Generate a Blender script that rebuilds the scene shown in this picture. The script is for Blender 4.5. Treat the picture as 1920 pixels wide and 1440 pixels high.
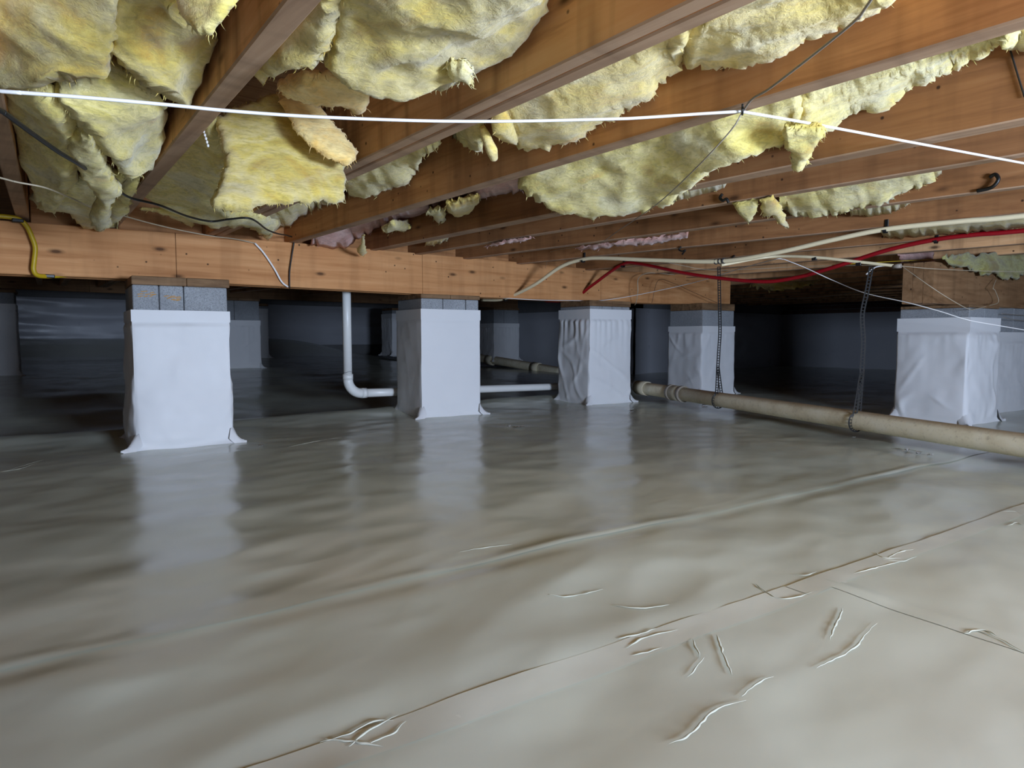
import bpy, math, random
import numpy as np
from mathutils import Vector, Matrix
from mathutils.geometry import delaunay_2d_cdt

for o in list(bpy.data.objects):
    bpy.data.objects.remove(o)
SC = bpy.context.scene
COL = SC.collection
R_ = math.radians

# ------------------------------------------------------------------ camera
FPX = 1250.0                     # focal length in pixels of a 1920 wide frame
PITCH = math.atan(87.8 / FPX)
HC = 0.55                        # eye height over the membrane floor
YAW = R_(40.7)                   # camera turned right of the joist direction (+Y)
_cp, _sp = math.cos(PITCH), math.sin(PITCH)
_F0 = np.array([math.sin(YAW), math.cos(YAW), 0.0])
CAM_R = np.array([math.cos(YAW), -math.sin(YAW), 0.0])
CAM_F = _F0 * _cp + np.array([0, 0, -_sp])
CAM_U = np.array([0, 0, _cp]) + _F0 * _sp
CAM_C = np.array([0.0, 0.0, HC])
cam = bpy.data.cameras.new('camera')
cam.sensor_fit = 'HORIZONTAL'; cam.sensor_width = 36.0
cam.lens = FPX / 1920.0 * 36.0
cam.clip_start = 0.02; cam.clip_end = 100
camo = bpy.data.objects.new('camera', cam); COL.objects.link(camo)
m = Matrix.Identity(4)
for i in range(3):
    m[i][0] = CAM_R[i]; m[i][1] = CAM_U[i]; m[i][2] = -CAM_F[i]; m[i][3] = CAM_C[i]
camo.matrix_world = m
SC.camera = camo

# ------------------------------------------------------------------ world, light, exposure
W = bpy.data.worlds.new('world'); SC.world = W; W.use_nodes = True
W.node_tree.nodes['Background'].inputs[0].default_value = (0.55, 0.7, 1.0, 1)
W.node_tree.nodes['Background'].inputs[1].default_value = 0.6
HATCH = (1.25, -2.60, 0.62, 1.0, 0.56)   # x, y, z of the hatch centre, its width and height
la = bpy.data.lights.new('hatch_daylight', 'AREA')
la.shape = 'RECTANGLE'; la.size = HATCH[3]; la.size_y = HATCH[4]
la.energy = 318.0; la.color = (0.62, 0.755, 1.0)
lo = bpy.data.objects.new('hatch_daylight', la); COL.objects.link(lo)
lo.location = (HATCH[0], HATCH[1] + 0.02, HATCH[2]); lo.rotation_euler = (R_(90), 0, 0)   # daylight in the access hatch, facing +Y
SC.view_settings.view_transform = 'Standard'
SC.view_settings.look = 'None'
SC.view_settings.exposure = 0.0
SC.view_settings.gamma = 1.0
SC.view_settings.use_curve_mapping = False
SC.cycles.use_denoising = True
SC.cycles.max_bounces = 10
SC.cycles.diffuse_bounces = 5
SC.cycles.sample_clamp_indirect = 4.0

# ------------------------------------------------------------------ pixel -> world helpers
def ray(px, py):
    return CAM_F + CAM_R * ((px - 960) / FPX) - CAM_U * ((py - 720) / FPX)

def at(px, py, x=None, y=None, z=None, line=None):
    d = ray(px, py)
    if z is not None: t = (z - HC) / d[2]
    elif y is not None: t = y / d[1]
    elif x is not None: t = x / d[0]
    else:
        x0, s = line                       # upright plane x = x0 + s*y
        t = x0 / (d[0] - s * d[1])
    return CAM_C + t * d

def depth(p): return float((np.asarray(p) - CAM_C) @ CAM_F)

# ------------------------------------------------------------------ noise
_rs = np.random.RandomState(7)
_PERM = _rs.permutation(512)
_PERM = np.concatenate([_PERM, _PERM, _PERM])
_G = _rs.normal(size=(512, 3)); _G /= np.linalg.norm(_G, axis=1)[:, None]

def perlin(P):
    P = np.asarray(P, float)
    I = np.floor(P).astype(int); f = P - I
    u = f * f * f * (f * (f * 6 - 15) + 10)
    I = I & 511
    def g(dx, dy, dz):
        h = _PERM[(_PERM[(_PERM[(I[:, 0] + dx) & 511] + I[:, 1] + dy) & 511] + I[:, 2] + dz) & 511]
        return ((f - [dx, dy, dz]) * _G[h & 511]).sum(1)
    x, y, z = u[:, 0], u[:, 1], u[:, 2]
    def l(a, b, t): return a + (b - a) * t
    return l(l(l(g(0,0,0), g(1,0,0), x), l(g(0,1,0), g(1,1,0), x), y),
             l(l(g(0,0,1), g(1,0,1), x), l(g(0,1,1), g(1,1,1), x), y), z)

def fbm(P, oct=4, gain=0.5):
    P = np.asarray(P, float); s = 0; a = 1.0
    for i in range(oct):
        s = s + a * perlin(P * 2.0 ** i + 17.3 * i); a *= gain
    return s

def ridged(P, oct=3, gain=0.55):
    P = np.asarray(P, float); s = 0; a = 1.0
    for i in range(oct):
        s = s + a * (1 - 2 * np.abs(perlin(P * 2.0 ** i + 5.1 * i))); a *= gain
    return s

# ------------------------------------------------------------------ mesh builder and object helpers
class MB:
    def __init__(s): s.v = []; s.f = []; s.sm = []
    def add(s, vs, fs, smooth=False):
        n = len(s.v); s.v += [tuple(map(float, p)) for p in vs]
        s.f += [tuple(n + i for i in f) for f in fs]; s.sm += [smooth] * len(fs); return s
    def prism(s, base, top):          # two rings of equal length
        n = len(base)
        s.add(list(base) + list(top), [tuple(range(n - 1, -1, -1)), tuple(range(n, 2 * n))] +
              [(i, (i + 1) % n, n + (i + 1) % n, n + i) for i in range(n)]); return s
    def box(s, c, half, ax=None, bev=0.0):
        ax = np.eye(3) if ax is None else np.asarray(ax, float)
        c = np.asarray(c, float); h = np.asarray(half, float)
        if bev <= 0:
            vs = [c + ax.T @ (h * np.array([a, b, d])) for d in (-1, 1) for b in (-1, 1) for a in (-1, 1)]
            s.add(vs, [(0,2,3,1), (4,5,7,6), (0,1,5,4), (2,6,7,3), (0,4,6,2), (1,3,7,5)])
        else:                          # chamfered box
            b = min(bev, *(h * .45)); vs = []; idx = {}
            for sx in (-1, 1):
                for sy in (-1, 1):
                    for sz in (-1, 1):
                        S = np.array([sx, sy, sz])
                        for k in range(3):
                            q = h - b; q = q.copy(); q[k] = h[k]
                            idx[(sx, sy, sz, k)] = len(vs); vs.append(c + ax.T @ (q * S))
            fs = []
            for k in range(3):
                i, j = (k + 1) % 3, (k + 2) % 3
                for sk in (-1, 1):
                    def key(a, d):
                        t = [0, 0, 0]; t[k] = sk; t[i] = a; t[j] = d; return tuple(t)
                    q = [idx[key(-1,-1) + (k,)], idx[key(1,-1) + (k,)], idx[key(1,1) + (k,)], idx[key(-1,1) + (k,)]]
                    fs.append(tuple(q if sk > 0 else q[::-1]))
                for a in (-1, 1):
                    for d in (-1, 1):
                        def kk(w):
                            t = [0, 0, 0]; t[k] = w; t[i] = a; t[j] = d; return tuple(t)
                        q = [idx[kk(-1) + (i,)], idx[kk(1) + (i,)], idx[kk(1) + (j,)], idx[kk(-1) + (j,)]]
                        fs.append(tuple(q if a * d < 0 else q[::-1]))
            for sx in (-1, 1):
                for sy in (-1, 1):
                    for sz in (-1, 1):
                        q = [idx[(sx, sy, sz, k)] for k in range(3)]
                        fs.append(tuple(q if sx * sy * sz > 0 else q[::-1]))
            s.add(vs, fs)
        return s
    def tube(s, pts, r, seg=8, n=None, cap=True, spline=True):
        P = np.array([np.asarray(p, float) for p in pts])
        if spline and len(P) > 2: P = catmull(P, n or 8)
        rr = np.full(len(P), r) if np.isscalar(r) else np.interp(np.linspace(0, 1, len(P)), np.linspace(0, 1, len(r)), r)
        T = np.gradient(P, axis=0); T /= np.linalg.norm(T, axis=1)[:, None] + 1e-12
        N = np.cross(T[0], [0, 0, 1.0])
        if np.linalg.norm(N) < 1e-3: N = np.cross(T[0], [1.0, 0, 0])
        N /= np.linalg.norm(N); vs = []
        for i in range(len(P)):
            N = N - T[i] * (N @ T[i]); N /= np.linalg.norm(N); B = np.cross(T[i], N)
            for k in range(seg):
                a = 2 * math.pi * k / seg
                vs.append(P[i] + rr[i] * (math.cos(a) * N + math.sin(a) * B))
        fs = [(i * seg + k, i * seg + (k + 1) % seg, (i + 1) * seg + (k + 1) % seg, (i + 1) * seg + k)
              for i in range(len(P) - 1) for k in range(seg)]
        s.add(vs, fs, True)
        if cap:
            n0 = len(s.v) - len(vs)
            s.f += [tuple(n0 + k for k in range(seg - 1, -1, -1)), tuple(n0 + (len(P) - 1) * seg + k for k in range(seg))]
            s.sm += [False, False]
        return s
    def cyl(s, a, b, r, seg=20): return s.tube([a, b], r, seg, spline=False)
    def grid(s, G, smooth=True, flip=False):
        G = np.asarray(G, float); a, b = G.shape[:2]
        fs = []
        for i in range(a - 1):
            for j in range(b - 1):
                q = (i * b + j, (i + 1) * b + j, (i + 1) * b + j + 1, i * b + j + 1)
                fs.append(q[::-1] if flip else q)
        return s.add(G.reshape(-1, 3), fs, smooth)

def catmull(P, n=8):
    P = np.asarray(P, float)
    Q = np.vstack([2 * P[0] - P[1], P, 2 * P[-1] - P[-2]]); out = []
    for i in range(1, len(Q) - 2):
        for t in np.linspace(0, 1, n, endpoint=False):
            a, b, c, d = Q[i - 1], Q[i], Q[i + 1], Q[i + 2]
            out.append(0.5 * ((2 * b) + (c - a) * t + (2 * a - 5 * b + 4 * c - d) * t ** 2 + (3 * b - a - 3 * c + d) * t ** 3))
    out.append(P[-1]); return np.array(out)

def tag(o, label=None, cat=None, group=None, kind=None):
    if label: o['label'] = label
    if cat: o['category'] = cat
    if group: o['group'] = group
    if kind: o['kind'] = kind
    return o

def root(name, loc, label=None, cat=None, group=None, kind=None):
    o = bpy.data.objects.new(name, None); COL.objects.link(o)
    o.location = [float(c) for c in loc]; o.empty_display_size = 0.1
    o['_loc'] = [float(c) for c in loc]
    return tag(o, label, cat, group, kind)

def obj(name, mb, mat, parent=None, label=None):
    me = bpy.data.meshes.new(name)
    off = np.zeros(3); p = parent
    while p is not None:
        if '_loc' in p: off = off + np.array(list(p['_loc']))
        p = p.parent
    V = np.array(mb.v) - off
    if parent is None:                # a thing that is one mesh: origin at its base
        c = np.array([(V[:, 0].min() + V[:, 0].max()) / 2, (V[:, 1].min() + V[:, 1].max()) / 2, V[:, 2].min()])
        V = V - c
    me.from_pydata(V.tolist(), [], mb.f)
    me.polygons.foreach_set('use_smooth', mb.sm)
    me.materials.append(mat); me.update()
    o = bpy.data.objects.new(name, me); COL.objects.link(o)
    if parent is None:
        o.location = c; o['_loc'] = [float(q) for q in c]
    else: o.parent = parent
    if label: o['label'] = label
    return o

# ------------------------------------------------------------------ materials
def lin(c): return tuple(((v / 255) / 12.92 if v / 255 <= 0.04045 else ((v / 255 + 0.055) / 1.055) ** 2.4) for v in c) + (1.0,)

class NT:
    def __init__(s, name):
        s.m = bpy.data.materials.new(name); s.m.use_nodes = True
        s.n = s.m.node_tree.nodes; s.l = s.m.node_tree.links
        s.b = s.n['Principled BSDF']
        g = s.n.new('ShaderNodeNewGeometry'); s.pos = g.outputs['Position']
    def mapping(s, scale, rot=(0, 0, 0), loc=(0, 0, 0)):
        k = s.n.new('ShaderNodeMapping'); s.l.new(s.pos, k.inputs[0])
        k.inputs['Scale'].default_value = scale; k.inputs['Rotation'].default_value = rot; k.inputs['Location'].default_value = loc
        return k.outputs[0]
    def noise(s, vec, scale, detail=4, rough=0.55, dist=0.0):
        k = s.n.new('ShaderNodeTexNoise'); s.l.new(vec, k.inputs['Vector'])
        k.inputs['Scale'].default_value = scale; k.inputs['Detail'].default_value = detail
        k.inputs['Roughness'].default_value = rough; k.inputs['Distortion'].default_value = dist
        return k.outputs[0]
    def voronoi(s, vec, scale, feature='F1'):
        k = s.n.new('ShaderNodeTexVoronoi'); k.feature = feature; s.l.new(vec, k.inputs['Vector'])
        k.inputs['Scale'].default_value = scale; return k.outputs['Distance']
    def ramp(s, fac, stops):
        k = s.n.new('ShaderNodeValToRGB'); s.l.new(fac, k.inputs[0]); e = k.color_ramp.elements
        while len(e) > 1: e.remove(e[-1])
        e[0].position = stops[0][0]; e[0].color = stops[0][1]
        for p, c in stops[1:]:
            q = e.new(p); q.color = c
        return k.outputs[0]
    def mix(s, fac, a, b, mode='MIX'):
        k = s.n.new('ShaderNodeMix'); k.data_type = 'RGBA'; k.blend_type = mode
        for inp, v in ((k.inputs[0], fac), (k.inputs[6], a), (k.inputs[7], b)):
            if hasattr(v, 'is_linked'): s.l.new(v, inp)
            elif isinstance(v, (int, float)): inp.default_value = v
            else: inp.default_value = v
        return k.outputs[2]
    def bump(s, h, strength, dist=0.01):
        k = s.n.new('ShaderNodeBump'); s.l.new(h, k.inputs['Height'])
        k.inputs['Strength'].default_value = strength; k.inputs['Distance'].default_value = dist
        if s.b.inputs['Normal'].is_linked:
            s.l.new(s.b.inputs['Normal'].links[0].from_socket, k.inputs['Normal'])
        s.l.new(k.outputs[0], s.b.inputs['Normal'])
    def color(s, v):
        if hasattr(v, 'is_linked'): s.l.new(v, s.b.inputs['Base Color'])
        else: s.b.inputs['Base Color'].default_value = v
    def set(s, **k):
        for a, v in k.items():
            i = s.b.inputs[a.replace('_', ' ')]
            if hasattr(v, 'is_linked'): s.l.new(v, i)
            else: i.default_value = v
        return s.m

BW = [(0, (0, 0, 0, 1)), (1, (1, 1, 1, 1))]
def gray(v): return (v, v, v, 1)

def plain(name, c, rough=0.5, bump=0.0, scale=60, vary=0.12, **k):
    t = NT(name); n = t.noise(t.mapping((1, 1, 1)), scale * .2, 4)
    a = lin(c); d = tuple(max(0, q * (1 - vary)) for q in a[:3]) + (1,)
    t.color(t.mix(n, d, a))
    if bump: t.bump(t.noise(t.mapping((1, 1, 1)), scale, 3), bump, 0.002)
    return t.set(Roughness=rough, **k)

def wood(name, dark, mid, light, axis='y', knots=True, stain=0.35, rough=0.75, streak=None):
    t = NT(name)
    sc = {'x': (0.7, 14, 14), 'y': (14, 0.7, 14), 'z': (14, 14, 0.7)}[axis]
    n1 = t.noise(t.mapping(sc), 2.2, 6, 0.6, 0.4)
    col = t.ramp(n1, [(0.28, lin(dark)), (0.5, lin(mid)), (0.75, lin(light))])
    n2 = t.noise(t.mapping((1, 1, 1)), 2.6, 4, 0.55)                        # broad weathering
    col = t.mix(t.ramp(n2, [(0.35, gray(0)), (0.7, gray(stain))]), col, lin(dark))
    sv = {'x': (9, 2, 1.2), 'y': (2, 9, 1.2), 'z': (1.2, 2, 9)}[axis]      # stains across the grain
    n3 = t.noise(t.mapping(sv), 1.0, 3)
    col = t.mix(t.ramp(n3, [(0.50, gray(0)), (0.66, gray(streak or stain))]), col, tuple(q * .6 for q in lin(dark)[:3]) + (1,))
    if knots:
        ks = {'x': (2.6, 7, 7), 'y': (7, 2.6, 7), 'z': (7, 7, 2.6)}[axis]
        v = t.voronoi(t.mapping(ks, loc=(.3, .7, .2)), 1.4)
        col = t.mix(t.ramp(v, [(0.05, gray(.85)), (0.1, gray(.35)), (0.16, gray(0))]), col, lin((62, 36, 18)))
        v = t.voronoi(t.mapping((13, 13, 13)), 1.0)
        col = t.mix(t.ramp(v, [(0.05, gray(.9)), (0.09, gray(0))]), col, lin((45, 26, 14)))
    t.color(col); t.bump(n1, 0.25, 0.003)
    return t.set(Roughness=rough, Specular_IOR_Level=0.25)

def fiberglass(name, yellow, cream, grey, seedloc=(0, 0, 0)):
    t = NT(name)
    v = t.mapping((1, 1, 1), loc=seedloc)
    n1 = t.noise(t.mapping((1, .75, 1.6), rot=(0, 0, .5), loc=seedloc), 5.0, 6, 0.62, 1.0)
    col = t.ramp(n1, [(0.32, lin((yellow[0] * .88, yellow[1] * .80, yellow[2] * .66))), (0.44, lin(yellow)), (0.56, lin(cream)), (0.64, lin(yellow)), (0.74, lin((yellow[0], yellow[1] * .9, yellow[2] * .85)))])
    n2 = t.noise(t.mapping((1, 1, 1), loc=(3 + seedloc[0], 1, 7)), 5.0, 4, 0.6, 0.5)
    col = t.mix(t.ramp(n2, [(0.52, gray(0)), (0.64, gray(.65))]), col, lin(grey))
    st = t.noise(t.mapping((10, 10, 34), rot=(.3, .2, 0)), 3.0, 5, 0.65, 1.2)     # fibre layers
    col = t.mix(t.ramp(st, [(0.35, gray(.5)), (0.55, gray(0))]), col, lin(tuple(q * .72 for q in yellow)))
    t.color(col)
    t.bump(t.noise(v, 130.0, 3, 0.7), 0.45, 0.003)
    t.bump(st, 0.35, 0.008)
    return t.set(Roughness=0.95, Specular_IOR_Level=0.08, Sheen_Weight=0.25, Sheen_Roughness=0.6)

def membrane(name, c, rough, scale=1.0, weave=0.05, soft=.03, spec=.5):
    t = NT(name)
    n1 = t.noise(t.mapping((1, 1, 1)), 1.7, 4, 0.5)
    a = lin(c)
    t.color(t.mix(n1, tuple(q * .86 for q in a[:3]) + (1,), a))
    n2 = t.noise(t.mapping((1, 1, 1)), 14.0 * scale, 5, 0.55, 0.6)
    t.bump(n2, soft, 0.01)
    n3 = t.noise(t.mapping((1, 1, 1)), 240.0, 2, 0.5)
    t.bump(n3, weave, 0.001)
    rr = t.ramp(t.noise(t.mapping((1, 1, 1)), 6.0, 4), [(0.3, gray(rough * .8)), (0.7, gray(rough * 1.25))])
    return t.set(Roughness=rr, Specular_IOR_Level=spec)

M = {}
M['floor'] = membrane('floor_membrane', (204, 207, 191), 0.21, 1.0, .04, .025)
M['tape'] = membrane('seam_tape_plastic', (212, 213, 198), 0.22, 1.0, .03, .03)
M['wrap'] = membrane('pier_membrane', (226, 226, 226), 0.52, 1.5, 0.06, .03, .15)
M['wallskin'] = membrane('wall_membrane', (176, 178, 184), 0.34, 1.0, .05, .06)
M['beam'] = wood('girder_wood', (172, 116, 70), (198, 142, 92), (212, 160, 110), 'x', True, 0.25)
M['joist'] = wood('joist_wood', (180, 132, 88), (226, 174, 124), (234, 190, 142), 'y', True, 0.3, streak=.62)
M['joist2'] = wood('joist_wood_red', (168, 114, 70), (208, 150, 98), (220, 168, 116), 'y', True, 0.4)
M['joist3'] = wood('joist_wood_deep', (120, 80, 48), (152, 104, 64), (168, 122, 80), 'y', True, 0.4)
M['beam_shaded'] = wood('shaded_girder_wood', (112, 82, 54), (138, 104, 72), (156, 122, 88), 'x', True, 0.3)  # shade on the dim girders is painted in as darker wood
M['joist_edge'] = wood('bounce_lit_joist_edge', (146, 116, 92), (174, 142, 114), (188, 158, 130), 'y', False, 0.4)  # floor bounce light on joist undersides, painted in as a greyer wood tone
M['block_wood'] = wood('blocking_wood', (130, 84, 50), (186, 132, 84), (206, 156, 106), 'x', False, 0.4)
M['plate'] = wood('sill_plate_wood', (84, 62, 42), (132, 102, 72), (156, 124, 92), 'x', False, 0.4)
M['ply'] = wood('subfloor_wood', (110, 76, 46), (160, 116, 76), (180, 138, 96), 'x', False, 0.5)
M['yellow'] = fiberglass('yellow_fiberglass', (228, 202, 106), (236, 213, 138), (210, 198, 160))
M['yellow_dim'] = fiberglass('dull_yellow_fiberglass', (202, 180, 92), (210, 192, 130), (188, 176, 142))
M['yellow2'] = fiberglass('pale_fiberglass', (224, 206, 114), (234, 217, 146), (212, 204, 170), (4, 2, 1))
M['orange'] = fiberglass('amber_fiberglass', (232, 192, 112), (238, 212, 146), (216, 190, 130), (8, 2, 5))
M['shade_olive'] = fiberglass('shadowed_olive_fiberglass', (150, 142, 74), (168, 164, 104), (136, 132, 104), (5, 5, 3))  # shade above the right girder painted into an olive copy of the yellow
M['pink'] = fiberglass('pink_fiberglass', (220, 166, 154), (232, 192, 180), (206, 172, 162), (2, 9, 1))
def concrete(name, c):
    t = NT(name)
    n = t.noise(t.mapping((1, 1, 1)), 170, 3, .7)
    n2 = t.noise(t.mapping((1, 1, 1)), 5, 3)
    col = t.ramp(n, [(0.3, lin(tuple(q * .76 for q in c))), (0.5, lin(c)), (0.72, lin(tuple(min(255, q * 1.12) for q in c)))])
    t.color(t.mix(t.ramp(n2, [(.4, gray(0)), (.7, gray(.3))]), col, lin(tuple(q * .7 for q in c))))
    t.bump(n, .5, .003)
    return t.set(Roughness=.9, Specular_IOR_Level=.2)
M['concrete'] = concrete('concrete_block', (150, 153, 156))
M['brick'] = concrete('dark_brick', (92, 70, 62))
M['mortar'] = concrete('mortar', (120, 116, 110))
M['earthwall'] = concrete('foundation_wall', (120, 120, 120))
M['pvc'] = plain('white_pvc', (226, 226, 222), .35, .05, 40, .08)
M['drain'] = None
def drainmat():
    t = NT('aged_drain_pipe')
    n = t.noise(t.mapping((1, 1, 1)), 9, 5, .6)
    n2 = t.noise(t.mapping((1, 1, 1)), 60, 4, .6)
    col = t.ramp(n, [(.3, lin((214, 200, 168))), (.5, lin((232, 222, 192))), (.7, lin((238, 230, 206)))])
    g = t.n.new('ShaderNodeNewGeometry'); sx = t.n.new('ShaderNodeSeparateXYZ'); t.l.new(g.outputs['Normal'], sx.inputs[0])
    col = t.mix(t.ramp(sx.outputs[2], [(.55, gray(0)), (.95, gray(.7))]), col, lin((150, 118, 82)))   # dust lying on top
    t.color(t.mix(t.ramp(n2, [(.55, gray(0)), (.75, gray(.35))]), col, lin((110, 90, 64))))
    return t.set(Roughness=.55)
M['drain'] = drainmat()
M['hub'] = plain('pipe_coupling', (192, 182, 156), .5, .05, 60, .25)
M['wirewhite'] = plain('white_cable', (232, 230, 226), .4, 0, 60, .06)
M['wiredim'] = plain('beige_wire', (196, 182, 156), .5, 0, 60, .15)
M['wiregrey'] = plain('grey_wire', (150, 140, 128), .5, 0, 60, .15)
M['wireblack'] = plain('black_cable', (26, 25, 24), .5, 0, 60, .2)
M['black'] = plain('black_plastic', (18, 18, 18), .45, 0, 60, .2)
M['gasyellow'] = plain('yellow_gas_tube', (196, 164, 26), .45, .05, 80, .25)
M['cream'] = plain('cream_water_tube', (232, 216, 178), .35, 0, 40, .08)
M['red'] = plain('red_water_tube', (150, 14, 26), .35, 0, 40, .12)
def strapmat():
    t = NT('perforated_strap'); t.color(lin((36, 36, 36))); return t.set(Roughness=.5)
M['strap'] = strapmat()
M['orangechalk'] = plain('orange_chalk', (190, 140, 70), .9)
M['marker'] = plain('dark_marker', (50, 44, 56), .8)
M['steel'] = plain('steel_nail', (150, 150, 150), .35, 0, 40, .1, Metallic=.9)
M['hatchwood'] = wood('hatch_frame_wood', (120, 90, 60), (180, 140, 96), (200, 160, 116), 'x', False, .2)

# ------------------------------------------------------------------ floor: membrane sheets
ES = np.array([0.9927, -0.1204]); EN = np.array([0.1204, 0.9927])       # along and across the seams
def sm(a, b, v):
    t = np.clip((v - a) / (b - a), 0, 1); return t * t * (3 - 2 * t)

def floor_z(x, y, detail=True):
    x = np.asarray(x, float); y = np.asarray(y, float)
    left = 1 - sm(4.6, 8.0, x)
    z = left * (0.155 * np.clip((y - 4.3) / 4.3, 0, 1) + 0.07 * sm(8.6, 10.5, y) + 0.30 * sm(10.7, 12.5, y)) + left * (.035 * np.exp(-((y - 4.25) / .22) ** 2) - .03 * sm(4.25, 4.7, y) * sm(6.5, 5, y))
    if detail:
        P = np.stack([x, y, np.zeros_like(x)], -1).reshape(-1, 3)
        near = np.ones(len(P))
        n = 0.014 * fbm(P * [1.25, 1.6, 1], 2) + 0.0062 * fbm(P * [3.0, 4.0, 1] + 9, 2) + 0.0008 * fbm(P * [9, 11, 1] + 4, 2)
        d = ridged(np.stack([P[:, 0] * 1.6 + P[:, 1] * .8, P[:, 1] * 3.1 - P[:, 0] * .7, P[:, 0] * 0], -1) + 3, 2)
        n = n + 0.0022 * np.clip(d - .35, 0, 9) ** 1.5
        z = z + n.reshape(x.shape)
    return z

def sheet_z(s, t, lift):
    x = s * ES[0] + t * EN[0]; y = s * ES[1] + t * EN[1]
    return x, y, floor_z(x, y) + lift

floor = root('floor', (0, 0, 0), kind='structure')
tag(floor, 'glossy pale grey plastic membrane covering the whole crawl space floor')
def spaced(a, b, c, d, fine, coarse):
    return np.concatenate([np.arange(a, b, coarse), np.arange(b, c, fine), np.arange(c, d + 1e-6, coarse)])
def sheet(S, T, lift, prof=None, label=None):
    ss, tt = np.meshgrid(S, T, indexing='ij')
    x, y, z = sheet_z(ss, tt, lift)
    if prof is not None: z = z + prof(ss, tt)
    mb = MB(); mb.grid(np.stack([x, y, z], -1))
    return obj('membrane_sheet', mb, M['floor'], floor, label)
def nz(s, k, o): return perlin(np.stack([np.ravel(s) * k + o, np.ravel(s) * 0 + .5, np.ravel(s) * 0 + o], -1)).reshape(np.shape(s))
SEAM = 1.357
def lip(ss, tt):                       # the free edge of the far sheet stands up a little
    w = 0.022 + 0.012 * nz(ss, 1.3, 2)
    h = 0.0027 * (0.55 + 2.0 * nz(ss, 1.6, 5)).clip(0.08, 2)
    u = (tt - SEAM)
    return h * np.exp(-((u - .016) / w) ** 2) * (1 - np.exp(-((u + .004) / .008) ** 2) * .45) * sm(3.6, 3.1, ss)
sheet(spaced(-4.2, -.6, 6.0, 13.4, .02, .16),
      np.concatenate([np.linspace(SEAM - .004, SEAM + .25, 34), np.arange(SEAM + .27, 4.7, .022), np.arange(4.75, 14.4, .11)]),
      0.0026, lip, 'farther membrane sheet running under the piers')
def dip(ss, tt):                       # middle sheet sags along the seam and puckers at the tape
    return -0.002 * np.exp(-((tt - SEAM + .03) / .035) ** 2) * sm(3.6, 3.0, ss) + 0.003 * np.exp(-((tt - .88) / .03) ** 2) * nz(ss, 6, 1)
sheet(spaced(-4.2, -.4, 4.6, 13.4, .014, .2), np.linspace(.80, SEAM + .03, 46), 0.0012, dip, 'middle strip of membrane between seam and tape')
S3 = 1.41
sheet(np.concatenate([np.arange(-4.2, -.2, .2), np.arange(-.2, S3 + .012, .014)]),
      np.concatenate([np.arange(-2.75, .1, .15), np.arange(.1, .83, .014)]), 0.0, None, 'near membrane sheet in front of the tape')
def fold(ss, tt): return 0.005 * np.exp(-((ss - S3 - .02 + .1 * (tt - .6) + .006 * nz(tt, 7, 3)) / .014) ** 2) * (.55 + 1.1 * nz(tt, 5, 8)).clip(.1, 2)
sheet(np.concatenate([np.arange(S3 - .03, 4.0, .014), np.arange(4.0, 13.4, .2)]),
      np.concatenate([np.arange(-2.1, -.5, .16), np.arange(-.5, .83, .016)]), 0.001, fold, 'near right membrane sheet beyond the cross fold')

def floor_pt(px, py, dz=0.0):
    p = at(px, py, z=0.0)
    for _ in range(3):
        z = float(floor_z(p[0:1], p[1:2])[0]) + 0.0026 + dz
        p = at(px, py, z=min(z, .4))
    return p
def strip(poly, width, h, name, mat, dz=.001, n=10, label=None, taper=False):
    P = catmull(np.array([floor_pt(*q, dz) for q in poly]), n)
    T = np.gradient(P, axis=0); T[:, 2] = 0; T /= np.linalg.norm(T, axis=1)[:, None] + 1e-9
    N = np.stack([-T[:, 1], T[:, 0], T[:, 2] * 0], -1)
    G = []
    jit = perlin(np.stack([P[:, 0] * 60, P[:, 1] * 60, P[:, 2] * 0 + .3], -1)); jw = perlin(np.stack([P[:, 0] * 45, P[:, 1] * 45, P[:, 2] * 0 + 4.3], -1))
    P = P + N * (jit * width * (.9 if taper else 0))[:, None]
    for i, p in enumerate(P):
        t = i / (len(P) - 1); k = (math.sin(math.pi * min(max(t, .02), .98)) ** .6 * max(.25, 1 + 1.4 * jw[i]) if taper else 1)
        row = []
        for u in (-1, -.55, 0, .55, 1):
            q = p + N[i] * (u * width * .5 * k)
            q[2] += h * k * (1 - u * u)
            row.append(q)
        G.append(row)
    mb = MB(); mb.grid(np.array(G)); return mb
tp = NT  # (alias kept short)
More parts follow.
